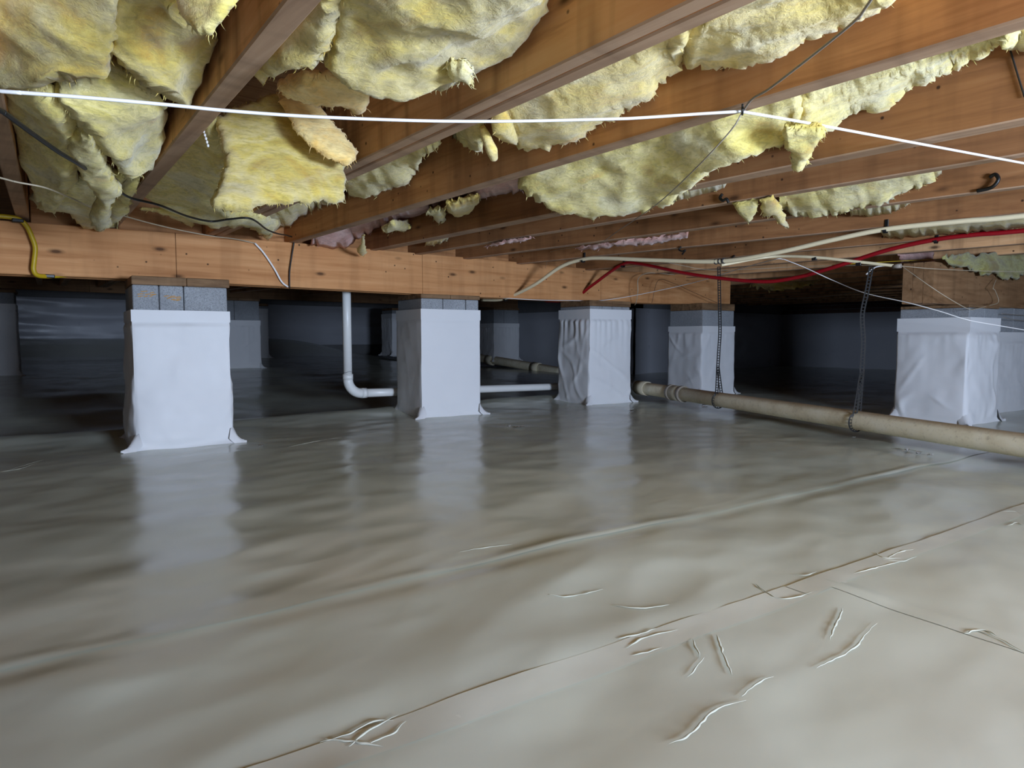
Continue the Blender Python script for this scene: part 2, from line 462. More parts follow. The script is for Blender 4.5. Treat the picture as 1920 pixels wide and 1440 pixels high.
# seam tape laid along the joint between the middle and the near sheets
def tape_line(t0, t1, s0, s1, z, label):
    S = np.arange(s0, s1, .02); T = np.linspace(t0, t1, 6)
    ss, tt = np.meshgrid(S, T, indexing='ij')
    x, y, zz = sheet_z(ss, tt, z)
    zz = zz + .0008 + .0022 * np.clip(fbm(np.stack([x * 9, y * 9, x * 0], -1).reshape(-1, 3), 2), 0, 1).reshape(x.shape)
    mb = MB(); mb.grid(np.stack([x, y, zz], -1)); return obj('seam_tape', mb, M['tape'], floor, label)
tape_line(.795, .862, -1.6, 1.45, .0010, 'translucent tape along the membrane joint')
tape_line(.800, .858, 1.30, 5.2, .0020, 'translucent tape past the cross fold')
CREASES = [[(600,1392),(655,1375),(700,1352),(738,1350)], [(610,1385),(680,1392),(720,1400)], [(655,1400),(690,1370),(745,1340)],
           [(690,1395),(735,1375),(762,1352)], [(1160,1197),(1195,1190),(1228,1178)], [(1175,1215),(1205,1196),(1270,1180)],
           [(1185,1228),(1215,1222),(1240,1214)], [(1416,1095),(1440,1112),(1458,1122)], [(1440,1118),(1480,1122),(1530,1108)],
           [(1488,1076),(1510,1078),(1531,1072)], [(1640,1035),(1655,1045),(1690,1047)], [(1665,1045),(1690,1034),(1712,1030)],
           [(1655,1048),(1690,1052),(1718,1044)], [(1600,1075),(1640,1065),(1700,1050)], [(1808,1188),(1835,1182),(1880,1200),(1918,1222)],
           [(1830,1180),(1850,1182),(1870,1192)], [(1255,1396),(1290,1378),(1318,1352),(1345,1328),(1398,1312)],
           [(1345,1190),(1352,1215),(1372,1265)], [(1300,1198),(1305,1215),(1312,1232)], [(1530,1252),(1565,1235),(1600,1215),(1642,1168)],
           [(1555,1200),(1568,1170),(1580,1140)], [(1880,958),(1905,960),(1920,966)], [(1890,985),(1905,980),(1920,985)],
           [(1290,1270),(1310,1245),(1320,1232)], [(1390,1305),(1420,1280),(1450,1268)], [(1030,1115),(1070,1118),(1130,1105)],
           [(1150,1135),(1200,1140),(1255,1134)], [(640,820),(590,828),(540,838)], [(945,803),(965,800),(985,803)],
           [(1660,838),(1700,842),(1745,850)], [(1585,818),(1620,824),(1665,830)], [(860,1035),(900,1028),(960,1020)],
           [(0,885),(40,878),(75,865)], [(20,880),(60,868),(80,862)]]
for c in CREASES:
    d = depth(floor_pt(*c[0]))
    obj('wrinkle', strip(c, .0032 + .0010 * d, .0008 + .00022 * d, '', None, .0003, taper=True), M['floor'], floor)

# ------------------------------------------------------------------ walls, ceiling, hatch
def wall(name, a, b, z0, z1, th, mat, n, label=None):
    """upright slab from a to b in plan; n = outward direction away from the room"""
    a = np.array(a, float); b = np.array(b, float); n = np.array(n, float)
    r = root(name, (a[0], a[1], z0), label, kind='structure')
    mb = MB()
    mb.prism([(*a, z0), (*b, z0), (*(b + n * th), z0), (*(a + n * th), z0)], [(*a, z1), (*b, z1), (*(b + n * th), z1), (*(a + n * th), z1)])
    obj('foundation', mb, mat, r)
    return r
def skin(parent, a, b, z0, z1, n, amp=.02, seed=0, fold=True):
    a = np.array(a, float); b = np.array(b, float); n = np.array(n, float)
    L = np.linalg.norm(b - a); U = np.linspace(0, 1, int(L / .05) + 2); V = np.linspace(0, 1, 26)
    uu, vv = np.meshgrid(U, V, indexing='ij')
    P = np.stack([uu * L * .6 + seed, vv * 4.0, uu * 0], -1).reshape(-1, 3)
    o = .022 + (amp * fbm(P, 3) + .006 * fbm(P * [4, 1.5, 1], 2)).reshape(uu.shape)
    o = np.clip(o, .004, .06)
    X = a[0] + (b[0] - a[0]) * uu - n[0] * o; Y = a[1] + (b[1] - a[1]) * uu - n[1] * o
    mb = MB(); mb.grid(np.stack([X, Y, z0 + (z1 - z0) * vv], -1))
    return obj('wall_membrane', mb, M['wallskin'], parent, 'white plastic sheet fixed over the foundation wall')
ZTOP = 1.36
w = wall('wall_far', (-3.2, 12.5), (7.8, 12.5), -.2, ZTOP, .2, M['earthwall'], (0, 1)); skin(w, (-3.2, 12.5), (7.8, 12.5), .40, 1.16, (0, 1), .035, 2)
w = wall('wall_jog', (7.8, 12.5), (7.8, 6.3), -.2, ZTOP, .2, M['earthwall'], (1, 0)); skin(w, (7.8, 12.5), (7.8, 6.3), -.02, .97, (1, 0), .02, 5)
w = wall('wall_back_right', (7.8, 6.3), (12.2, 6.3), -.2, ZTOP, .2, M['earthwall'], (0, 1)); skin(w, (7.8, 6.3), (12.2, 6.3), -.02, .976, (0, 1), .012, 8)
w = wall('wall_right', (12.2, 6.3), (12.2, -2.60), -.2, ZTOP, .2, M['earthwall'], (1, 0)); skin(w, (12.2, 6.3), (12.2, -2.60), -.02, .976, (1, 0), .012, 11)
bm_ = MB().box((0, 0, 0), (.012, .10, .031), bev=.003)
bme = None
for row in range(4):                                                    # the brick courses showing over the sheet
    for k in range(15):
        y = 6.22 - .215 * k - (.107 if row % 2 else 0); zz = 1.012 + row * .073
        if bme is None:
            b0 = obj('brick', bm_, M['brick'], w); bme = b0.data; o = b0
        else:
            o = bpy.data.objects.new('brick', bme); COL.objects.link(o); o.parent = w
        o.location = (0, 0, 0)
        o.location = (12.19 - 12.2, y - 6.3, zz + .2)
bme.transform(Matrix.Translation((12.2, 6.3, -.2)))
w = wall('wall_left', (-3.2, -2.60), (-3.2, 12.5), -.2, ZTOP, .2, M['earthwall'], (-1, 0)); skin(w, (-3.2, -2.60), (-3.2, 12.5), -.02, 1.0, (-1, 0), .015, 14)
# wall behind the camera with the open access hatch that lets the daylight in
wb = root('wall_back', (0, -3.45, 0), kind='structure', label='foundation wall behind the camera with an open access hatch')
hx0, hx1 = HATCH[0] - HATCH[3] / 2, HATCH[0] + HATCH[3] / 2; hz0, hz1 = HATCH[2] - HATCH[4] / 2, HATCH[2] + HATCH[4] / 2
def slab(x0, x1, z0, z1, name='foundation'):
    obj(name, MB().box(((x0 + x1) / 2, -2.70, (z0 + z1) / 2), ((x1 - x0) / 2, .1, (z1 - z0) / 2)), M['earthwall'], wb)
slab(-3.4, hx0, -.2, ZTOP); slab(hx1, 12.4, -.2, ZTOP); slab(hx0, hx1, -.2, hz0); slab(hx0, hx1, hz1, ZTOP)
for (cx, cz, a, b) in ((hx0 - .02, HATCH[2], .02, HATCH[4] / 2 + .04), (hx1 + .02, HATCH[2], .02, HATCH[4] / 2 + .04),
                       (HATCH[0], hz0 - .02, HATCH[3] / 2, .02), (HATCH[0], hz1 + .02, HATCH[3] / 2, .02)):
    obj('hatch_frame', MB().box((cx, -2.62, cz), (a, .05, b)), M['hatchwood'], wb)

ceil = root('ceiling', (0, 0, ZTOP), kind='structure', label='plank subfloor above the joists')
rnd = random.Random(3)
y = -2.72
while y < 12.7:
    for (x0, x1) in ((-3.4, 1.2), (1.2, 4.6), (4.6, 8.4), (8.4, 12.5)):
        mb = MB().box(((x0 + x1) / 2, y + .305, ZTOP + .012 + rnd.uniform(0, .003)), ((x1 - x0) / 2 - .002, .303, .012))
        obj('subfloor_panel', mb, M['ply'], ceil)
    y += .61

# ------------------------------------------------------------------ joists
ZJ = 1.10; ZJT = ZTOP
J = {'Z': (-.124, .11, .05), 'A': (.373, .0754, .052), 'B': (.927, .0515, .088), 'C': (1.44, .037, .052), 'D': (2.108, 0.0, .094),
     'E': (2.515, -.02, .05), 'F': (3.08, -.063, .05), 'G': (3.78, -.115, .05), 'H': (4.40, -.085, .05)}
for i, k in enumerate('IJKLMNOPQRST'):
    J[k] = (4.95 + .56 * i, -.06, .05)
JL = {'Z': 'joist at the left edge of the photo, beside the first yellow batts',
      'A': 'steep brown joist between the two big yellow batts at upper left',
      'B': 'wide doubled joist with dark vertical stains crossing the upper middle',
      'C': 'long joist with a tan underside where the white cable is nailed',
      'D': 'doubled joist with a dark gap line, under the ragged pale batt',
      'E': 'joist behind the doubled one, second from the pale hanging batt',
      'F': 'joist with pink fluff along its lower edge, carrying a black hook',
      'G': 'joist that carries the cream water tube on clips',
      'H': 'joist that carries the red water tube on clips'}
def jx(k, y): return J[k][0] + J[k][1] * y
for k, (x0, s, t) in J.items():
    y0, y1 = -2.59, 8.6 if k in 'ZABCDEFGH' else 6.2
    if k in 'ZABCDEFGH':
        lab = JL[k]; grp = None
    else:
        grp = 'joists lost in the dark'
        lab = 'brown floor joist in the dark right of the red tube'
    r = root('floor_joist', (x0, y0, ZJ), lab, 'joist', grp)
    plies = 2 if t > .07 else 1
    tw = t / plies
    for q in range(plies):
        g = .003 if plies == 2 else 0
        xa = lambda y: x0 + s * y + q * tw + (g if q else 0); xb = lambda y: x0 + s * y + (q + 1) * tw - (0 if q else g)
        zz = ZJ + (0.006 if q and k == 'D' else 0)
        mb = MB(); e = .004
        ring = lambda y: [(xa(y) + e, y, zz), (xb(y) - e, y, zz), (xb(y), y, zz + e), (xb(y), y, ZJT), (xa(y), y, ZJT), (xa(y), y, zz + e)]
        N = 9; R = [ring(y) for y in np.linspace(y0, y1, N)]
        V = [p for rr in R for p in rr]
        Fc = [tuple(range(5, -1, -1)), tuple(range((N - 1) * 6, N * 6))] + [(i * 6 + a, i * 6 + (a + 1) % 6, (i + 1) * 6 + (a + 1) % 6, (i + 1) * 6 + a) for i in range(N - 1) for a in range(6)]
        mb.add(V, [f[::-1] for f in Fc])
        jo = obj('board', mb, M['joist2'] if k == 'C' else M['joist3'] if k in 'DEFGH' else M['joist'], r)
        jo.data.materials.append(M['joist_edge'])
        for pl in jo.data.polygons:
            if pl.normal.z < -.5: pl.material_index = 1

# ------------------------------------------------------------------ girders
def girder(name, plan, topz, botz, nply, th, joints, mat, label, loc):
    """plan: list of (x, y) of the front face; heights per point; joints: x where boards of the front ply meet"""
    r = root(name, loc, label, 'girder')
    px = np.array([p[0] for p in plan]); py = np.array([p[1] for p in plan])
    f = lambda x: np.interp(x, px, py); tz = lambda x: np.interp(x, px, topz); bz = lambda x: np.interp(x, px, botz)
    for q in range(nply):
        js = sorted(joints if q == 0 else [j + .6 for j in joints[:1]])
        xs = [px[0]] + js + [px[-1] + (0.0 if q == 0 else -.02 * q)]
        for a, b in zip(xs[:-1], xs[1:]):
            a2, b2 = a + .0015, b - .0015
            X = [a2] + [x for x in np.linspace(px[0], px[-1], 40) if a2 + .02 < x < b2 - .02] + [b2]; e = .004
            R = []
            for x in X:
                y0 = f(x) + q * (th + .002); y1 = y0 + th; zb = bz(x) + .004 * (q % 2); zt = tz(x)
                R.append([(x, y0 + e, zb), (x, y1 - e, zb), (x, y1, zb + e), (x, y1, zt - e), (x, y1 - e, zt), (x, y0 + e, zt), (x, y0, zt - e), (x, y0, zb + e)])
            V = [p for rr in R for p in rr]; n = len(X)
            Fc = [tuple(range(7, -1, -1)), tuple(range((n - 1) * 8, n * 8))] + [(i * 8 + c, i * 8 + (c + 1) % 8, (i + 1) * 8 + (c + 1) % 8, (i + 1) * 8 + c) for i in range(n - 1) for c in range(8)]
            mb = MB().add(V, Fc); obj('board', mb, mat, r)
    return r
GP = [(-3.0, 3.83), (0.0, 3.83), (4.0, 3.83), (5.92, 3.60)]
def gy(x): return float(np.interp(x, [p[0] for p in GP], [p[1] for p in GP]))
def gz(px, py):
    y = 3.83
    for _ in range(6):
        p = at(px, py, y=y); y = gy(p[0])
    return p
tops = [gz(*q) for q in [(0,413),(330,436.5),(700,467),(993,493),(1156,508),(1370,519)]]
bots = [gz(*q) for q in [(0,513),(330,527),(600,541),(850,555),(1067,564),(1253,569.6),(1369,570)]]
XE = bots[-1][0]
gx = [-3.0] + sorted([p[0] for p in tops[:-1]] + [p[0] for p in bots[:-1]]) + [XE]
gtop = np.interp(gx, [p[0] for p in tops], [p[2] for p in tops]); gbot = np.interp(gx, [p[0] for p in bots], [p[2] for p in bots])
j1 = gz(330, 480)[0]; j2 = gz(792, 510)[0]
girder('girder', [(x, gy(x)) for x in gx], gtop, gbot, 3, .05, [j1, j2, 4.25], M['beam'], 'long orange-tan timber girder resting on the row of four white piers', (0, 3.9, .84))
def gbz(x): return float(np.interp(x, gx, gbot))
girder('girder', [(4.52, 1.40), (9.5, 1.0)], [1.0, 1.0], [.752, .775], 3, .055, [], M['beam_shaded'], 'short dim timber girder end on the wrapped pier at right', (4.6, 1.4, .75))
girder('girder', [(-3.0, 8.68), (4.2, 8.68), (7.6, 8.68)], [1.34] * 3, [1.06, 1.04, 1.045], 2, .05, [1.3, 4.5], M['beam_shaded'], 'dark farther girder seen under the long tan girder', (0, 8.68, 1.04))
# short blocking boards between the joists, standing on the long girder
seq = 'ZABCDEFGH'
for a, b in zip(seq[:-1], seq[1:]):
    y = 3.93; xa = jx(a, y) + J[a][2] + .002; xb = jx(b, y) - .002
    zb = float(np.interp((xa + xb) / 2, gx, gtop)) + .003
    zb = max(zb, 1.085)
    tag(obj('joist_blocking', MB().box(((xa + xb) / 2, y, (zb + 1.35) / 2), ((xb - xa) / 2, .025, (1.35 - zb) / 2), bev=.003), M['block_wood']),
        {'Z': 'orange-tan blocking board left of the steep brown joist', 'A': 'blocking board behind the big hanging yellow batt',
         'B': 'blocking board above the girder where the black cable ends', 'C': 'blocking board behind the pink fluff',
         'D': 'blocking board right of the pale doubled joist', 'E': 'blocking board left of the pink-edged joist',
         'F': 'blocking board behind the cream tube bend', 'G': 'blocking board behind the red tube bend'}[a], 'blocking', 'blocking boards over the long girder')

# ------------------------------------------------------------------ piers
ANG = R_(-6.5); PU = np.array([math.cos(ANG), math.sin(ANG)]); PV = np.array([-math.sin(ANG), math.cos(ANG)])
def pier(label, corner, a, b, z0, ztop, zwrap, band, joints, style, plate=None, seed=0, chalk=False, ang=None, vis=True, flare=.03):
    u, v = PU, PV
    c0 = np.array(corner, float); ctr = c0 + u * a / 2 + v * b / 2
    r = root('masonry_pier', (ctr[0], ctr[1], z0), label, 'pier')
    ax = np.array([[u[0], u[1], 0], [v[0], v[1], 0], [0, 0, 1]])
    fr = [0] + joints + [1]
    rg = random.Random(seed)
    hz = (ztop - (zwrap - .05)) / 2
    for f0, f1 in zip(fr[:-1], fr[1:]):
        c = c0 + u * (a * (f0 + f1) / 2) + v * (b / 2)
        pr = rg.uniform(0, .004)
        bo = obj('concrete_block', MB().box((c[0], c[1], ztop - hz), (a * (f1 - f0) / 2 - .0018, b / 2 - pr, hz), ax, .004), M['concrete'], r)
        if chalk and f0 < .4:
            for k in range(9):
                q0 = c + u * rg.uniform(-.035, .03); q0 = q0 - v * (b / 2 - pr + .0006)
                zc = ztop - .045 + rg.uniform(-.014, .012) - f0 * .06; dx = rg.uniform(.012, .03)
                e = q0 + u * dx
                obj('chalk_mark', MB().add([(q0[0], q0[1], zc), (e[0], e[1], zc + .004), (e[0], e[1], zc + .0075), (q0[0], q0[1], zc + .004)], [(0, 1, 2, 3)]), M['orangechalk'], bo)
    # core under the wrap
    obj('block_core', MB().box((ctr[0], ctr[1], (z0 - .02 + zwrap - .05) / 2), (a / 2 - .006, b / 2 - .006, (zwrap - .05 - z0 + .02) / 2), ax), M['concrete'], r)
    # membrane wrap: a closed skin around the four faces, wrinkled
    per = []; n_u, n_v = 58, 54
    rc = .010
    A, B = a + .012, b + .012
    for k in range(n_u): per.append((-A / 2 + A * k / n_u, -B / 2, 0, -1, k / n_u))
    for k in range(n_v): per.append((A / 2, -B / 2 + B * k / n_v, 1, 0, k / n_v))
    for k in range(12): per.append((A / 2 - A * k / 12, B / 2, 0, 1, k / 12))
    for k in range(n_v): per.append((-A / 2, B / 2 - B * k / n_v, -1, 0, k / n_v))
    per = np.array(per); V = np.linspace(0, 1, 72)
    H = zwrap - z0
    arc = np.concatenate([[0], np.cumsum(np.linalg.norm(np.diff(per[:, :2], axis=0), axis=1))])
    pp, vv = np.meshgrid(np.arange(len(per)), V, indexing='ij')
    x = per[pp, 0]; yv = per[pp, 1]; nx = per[pp, 2]; ny = per[pp, 3]; w = per[pp, 4]
    edge = np.sqrt(np.clip(4 * w * (1 - w), 0, 1))           # 0 at the corners, 1 mid face
    zz = vv * H; fromtop = H - zz
    body = sm(band, band + .02, fromtop) * sm(.0, .06, zz)
    Pn = np.stack([arc[pp] * 3.5 + seed * 3.1, zz * 3.2, zz * 0 + seed], -1).reshape(-1, 3)
    big = fbm(Pn, 3).reshape(zz.shape); fine = fbm(Pn * 4.0, 3).reshape(zz.shape)
    def cr(fa, fz, o):
        q = np.abs(perlin(np.stack([arc[pp] * fa + zz * fz + seed * 1.3 + o, zz * fa * .55 - arc[pp] * fz * .5 + o, zz * 0 + seed * .7 + o], -1).reshape(-1, 3))).reshape(zz.shape)
        return np.exp(-(q / .07) ** 2) * (.3 + np.clip(fbm(np.stack([arc[pp] * 5, zz * 5, zz * 0 + o + seed], -1).reshape(-1, 3), 2), -.3, 1).reshape(zz.shape))
    rdg = .25 + cr(3.6, 2.6, 0) + .8 * cr(3.2, -3.0, 5)
    gather = np.sin(arc[pp] * 95 + 5 * nz(arc[pp], 9, seed)) * np.exp(-np.clip(fromtop - band, 0, 9) / .11)
    gl, gs, gg, gr, gb = style                                # bulge, fine, gather, creases, base puff
    off = body * (gl * (.5 * edge + big) + gs * fine * .5 + gg * gather * (.4 + .6 * edge) + gr * np.clip(rdg - .25, 0, 9))
    off = off + gb * np.exp(-((zz - .25 * H) / (.22 * H)) ** 2) * edge
    off = off + .001 * nz(zz, 40, seed) + flare * .7 * np.exp(-zz / .022) * (.5 + .5 * nz(arc[pp], 6, seed + 2))
    off = np.clip(off, -.004, .07)
    lx = x + nx * off; ly = yv + ny * off
    cf = np.exp(-zz / .02) * flare * np.exp(-(edge / .55) ** 2) * 1.4             # corners kick out on the floor
    rad = np.sqrt(x * x + yv * yv); lx = lx + x / rad * cf; ly = ly + yv / rad * cf
    X = ctr[0] + u[0] * lx + v[0] * ly; Y = ctr[1] + u[1] * lx + v[1] * ly
    zf = z0 - .004 + zz
    G = np.stack([X, Y, zf], -1); G = np.concatenate([G, G[:1]], 0)
    mb = MB(); mb.grid(G, True)
    wr = obj('membrane_wrap', mb, M['wrap'], r, 'white plastic wrap creased around the blocks')
    # taped band round the top of the wrap
    def band_part(za, zb_, o, name, lab, amp=.0):
        pb = []
        for (sx, sy) in ((-1, -1), (1, -1), (1, 1), (-1, 1)):
            pb.append((sx * (A / 2 + o), sy * (B / 2 + o)))
        rings = []
        for zq in np.linspace(za, zb_, 4):
            ring_ = []
            for k in range(4):
                p, q = np.array(pb[k]), np.array(pb[(k + 1) % 4])
                for t_ in np.linspace(0, 1, 12, endpoint=False):
                    l = p + (q - p) * t_; j = amp * math.sin(37 * t_ + 11 * zq + k + seed)
                    l = l * (1 + j)
                    ring_.append((ctr[0] + u[0] * l[0] + v[0] * l[1], ctr[1] + u[1] * l[0] + v[1] * l[1], zq))
            ring_.append(ring_[0]); rings.append(ring_)
        mbb = MB(); mbb.grid(np.array(rings).transpose(1, 0, 2), False); return obj(name, mbb, M['wrap'], r, lab)
    band_part(zwrap - band, zwrap + .001, .003, 'tape_band', 'flat taped band at the top of the wrap')
    if plate:
        zt = plate
        k0, k1 = (.0, .56) if seed % 2 else (.02, .5)
        for f0, f1 in ((.0, k1), (k1 + .004, 1.03)):
            c = c0 + u * (a * (f0 + f1) / 2) + v * (b / 2)
            obj('sill_plate', MB().box((c[0], c[1], (ztop + zt) / 2 + .0005), (a * (f1 - f0) / 2, b / 2 - .004, (zt - ztop) / 2 - .0008), ax, .003), M['plate'], r)
    if flare > .02:                   # loose corner tails of the wrap lying on the floor
        for (sx, sy, ln) in ((-1, -1, .085), (1, -1, .075), (-1, 1, .07)):
            base = ctr + u * sx * (A / 2) + v * sy * (B / 2); d = u * sx + v * sy * .6; d = d / np.linalg.norm(d); nrm = np.array([-d[1], d[0]])
            G = []
            for t_ in np.linspace(0, 1, 8):
                q = base + d * (ln * t_ - .004); ww = .036 * (1 - t_) ** .7 + .004
                zc = z0 + .07 * (1 - t_) ** 2.2 + .012
                G.append([(q[0] + nrm[0] * ww, q[1] + nrm[1] * ww, zc - .045 * (1 - t_) - .006), (q[0] + nrm[0] * ww * .4, q[1] + nrm[1] * ww * .4, zc + .006 * math.sin(9 * t_ + seed)),
                          (q[0], q[1], zc + .004), (q[0] - nrm[0] * ww * .5, q[1] - nrm[1] * ww * .5, zc - .003 + .005 * math.sin(7 * t_)), (q[0] - nrm[0] * ww, q[1] - nrm[1] * ww, zc - .045 * (1 - t_) - .006)])
            mbb = MB(); mbb.grid(np.array(G)); obj('wrap_tail', mbb, M['wrap'], r)
    return r
#        label, corner, a, b, z0, ztop, zwrap, band, joints, (bulge, fine, gather, crease, base)
pier('nearest white wrapped pier at left, orange chalk on its blocks', (.712, 3.60), .425, .40, 0, .80, .68, .055, [.27, .525], (.020, .0014, .0, .009, .018), gbz(.9), 1, True, flare=.05)
pier('brightest smooth white pier, second in the row of four', (2.445, 3.765), .445, .375, 0, .808, .737, .07, [.37, .77], (.006, .0006, .0, .0012, .004), gbz(2.6), 2, flare=.032)
pier('creased pier with gathered pleats under its tape, third in the row', (3.972, 3.66), .44, .385, 0, .80, .775, .075, [.3, .55, .8], (.014, .0012, .006, .012, .004), gbz(4.2), 3, flare=.03)
pier('grey topped pier behind the hanging strap at the girder end', (5.345, 3.525), .45, .40, 0, .80, .652, .05, [.5], (.012, .0010, .001, .008, .006), gbz(5.5), 4)
pier('largest creased grey pier at right behind the beige drain pipe', (4.82, 1.287), .43, .415, 0, .732, .672, .085, [.5], (.016, .0010, .001, .014, .010), .752, 5)
pier('pier cut off by the right edge, beyond the largest creased pier', (5.60, 1.36), .75, .42, 0, .78, .585, .06, [.5], (.010, .002, .001, .004, .006), None, 6, flare=.012)
def rear(label, corner, seed, z0=.155, ztop=1.005, zw=.75): pier(label, corner, .50, .46, z0 - .01, ztop, zw, .06, [.4], (.012, .005, .003, .006, .004), 1.04 if z0 < .2 else 1.07, seed, flare=.03)
rear('dim wrapped pier at the far left edge, behind the girder', (.12, 8.60), 7, zw=.89)
rear('dim bluish pier showing just right of the nearest white pier', (2.62, 8.60), 8, zw=.76)
rear('almost black pier between the brightest and the pleated pier', (7.0, 8.60), 9, zw=.78)
rear('narrow sliver of a pier behind the dim bluish one', (3.42, 10.45), 10, .225, 1.03, .99)
rear('sliver of dark pier left of the brightest pier', (6.17, 10.45), 11, .225, 1.03, .97)

# ------------------------------------------------------------------ pipes
r = root('drain_pipe', at(652, 705, y=4.16), 'white plastic pipe dropping from the girder and bending behind the piers', 'pipe')
YP = 4.25
e0 = at(652, 700, y=YP); q1 = at(688, 736.5, y=YP); zc = q1[2]
RP = .030; RB = .105
zt_ = zc + RB
obj('riser', MB().cyl((e0[0], YP, zt_ + .01), (e0[0], YP, 1.12), RP, 24), M['pvc'], r)
obj('collar', MB().cyl((e0[0], YP, zt_ - .004), (e0[0], YP, zt_ + .034), RP + .006, 24), M['pvc'], r)
bend = [np.array([e0[0] + RB * (1 - math.cos(a_)), YP, zc + RB * (1 - math.sin(a_))]) for a_ in np.linspace(0, math.pi / 2, 11)]
obj('elbow', MB().tube(bend, RP + .004, 24, spline=False), M['pvc'], r)
hs = bend[-1]; he = at(1188, 720, y=4.18)
obj('collar', MB().cyl(hs + np.array([-.004, 0, 0]), hs + np.array([.034, 0, 0]), RP + .006, 24), M['pvc'], r)
obj('run', MB().tube([hs, at(1040, 725, y=4.24), he], RP, 24), M['pvc'], r)
obj('marker_line', MB().tube([np.array([e0[0] + (RP + .0005) * math.cos(a_), YP + (RP + .0005) * math.sin(a_), zt_ + .048 + .004 * math.sin(3 * a_)]) for a_ in np.linspace(-2.9, .1, 10)], .0011, 4), M['marker'], r)

big = [at(1950, 838, z=.10), at(1900, 830, z=.102), at(1780, 810, z=.105), at(1600, 786, z=.11), at(1450, 764, z=.115), at(1300, 742, z=.12), at(1262, 736, z=.122), at(1225, 727, z=.122)]
# straighten the run in plan
bx = np.array([p[0] for p in big]); by = np.array([p[1] for p in big]); cf_ = np.polyfit(by, bx, 1)
def bp(y, dz=0): return np.array([np.polyval(cf_, y), y, .098 + .0075 * (y - .7) + dz])
r = root('drain_pipe', bp(.2), 'beige drain pipe with couplings lying on the floor in front of the right piers', 'pipe')
RD = .051
obj('run', MB().tube([bp(yq) for yq in np.linspace(-2.2, 3.0, 12)], RD, 28, spline=False), M['drain'], r)
def ring_at(ya, yb, rr, name='coupling', mat='hub'):
    obj(name, MB().cyl(bp(ya), bp(yb), rr, 28), M[mat], r)
ring_at(2.99, 3.16, RD + .008); ring_at(2.99, 3.02, RD + .012, 'clamp_ring', 'wiregrey'); ring_at(3.13, 3.16, RD + .012, 'clamp_ring', 'wiregrey')
obj('run', MB().tube([bp(yq) for yq in np.linspace(3.15, 3.5, 4)], RD, 28, spline=False), M['drain'], r)
ring_at(3.48, 3.62, RD + .008)
obj('vent_hole', MB().box(bp(2.2, .036) + np.array([-.036, 0, -.012]), (.004, .010, .004)), M['black'], r)
j0 = bp(3.62); j1_ = he
obj('reducer', MB().tube([j0, j0 + (j1_ - j0) * .25, j0 + (j1_ - j0) * .4, j1_], [RD, RD, .036, .034], 24), M['pvc'], r)
# dark pipe run behind the piers
r = root('drain_pipe', at(960, 684, y=8.9), 'dark drain pipe with hubs lying behind the girder between two piers', 'pipe')
pa, pb, pc = at(880, 668, y=9.3), at(960, 681, y=8.2), at(1060, 699, y=7.0)
obj('run', MB().tube([pa, pb, pc], .07, 20), M['drain'], r)
for q in (.22, .7):
    p = pa + (pc - pa) * q; d = (pc - pa) / np.linalg.norm(pc - pa); obj('coupling', MB().cyl(p, p + d * .14, .085, 20), M['drain'], r)

# water tubes clipped to the joists
def face(k, o): return (J[k][0] - o, J[k][1])
cl = face('G', .016)
cpts = [at(*q, line=cl) for q in [(905,556),(945,560),(1000,535),(1050,501),(1090,487),(1130,484),(1230,488),(1350,490),(1450,475),(1560,450),(1660,430),(1800,415),(1925,404)]]
cpts[0] = cpts[1] + np.array([-.02, .25, .0])
cpts = cpts + [cpts[-1] + np.array([.1, -1.0, .02])]
r = root('water_tube', cpts[4], 'cream plastic water tube bending over the girder and running to the right edge', 'tube')
obj('tube', MB().tube(cpts, .0125, 14), M['cream'], r)
for q in ((1350, 490),):
    p = at(*q, line=cl)
    for d in (-.025, 0, .025): obj('band', MB().cyl(p + np.array([-.002, d - .004, 0]), p + np.array([.002, d + .004, 0]), .0165, 14), M['black'], r)
rl = face('H', .016)
rpts = [at(*q, line=rl) for q in [(1020,560),(1072,562),(1110,535),(1165,497),(1200,495),(1300,515),(1420,528),(1490,521),(1560,502),(1660,470),(1750,450),(1830,440),(1925,432)]]
rpts[0] = rpts[1] + np.array([-.02, .3, .0])
rpts = rpts + [rpts[-1] + np.array([.1, -1.0, .02])]
r = root('water_tube', rpts[3], 'dark red plastic water tube sagging under the joists', 'tube')
obj('tube', MB().tube(rpts, .0125, 14), M['red'], r)
def clip(px, py, line, k, label, rad=.0165):
    p = at(px, py, line=line)
    r = root('pipe_clip', p, label, 'clip', None)
    arc_ = [p + np.array([rad * math.cos(a_), 0, rad * math.sin(a_)]) for a_ in np.linspace(-2.9, .9, 10)]
    mb = MB()
    for dy in (-.006, 0, .006): mb.tube([q + np.array([0, dy, 0]) for q in arc_], .0035, 6)
    obj('hook', mb, M['black'], r)
    obj('nail_tab', MB().box(p + np.array([.014, 0, .026]), (.004, .009, .024), bev=.002), M['black'], r)
clip(1093, 487, cl, 'G', 'black clip on the cream tube just past its bend')
clip(1660, 430, cl, 'G', 'black clip on the cream tube above the red tube')
clip(948, 560, cl, 'G', 'black clip where the cream tube goes under the girder')
clip(1168, 497, rl, 'H', 'black clip at the top of the red tube bend')
clip(1755, 450, rl, 'H', 'black clip on the red tube near the right edge')
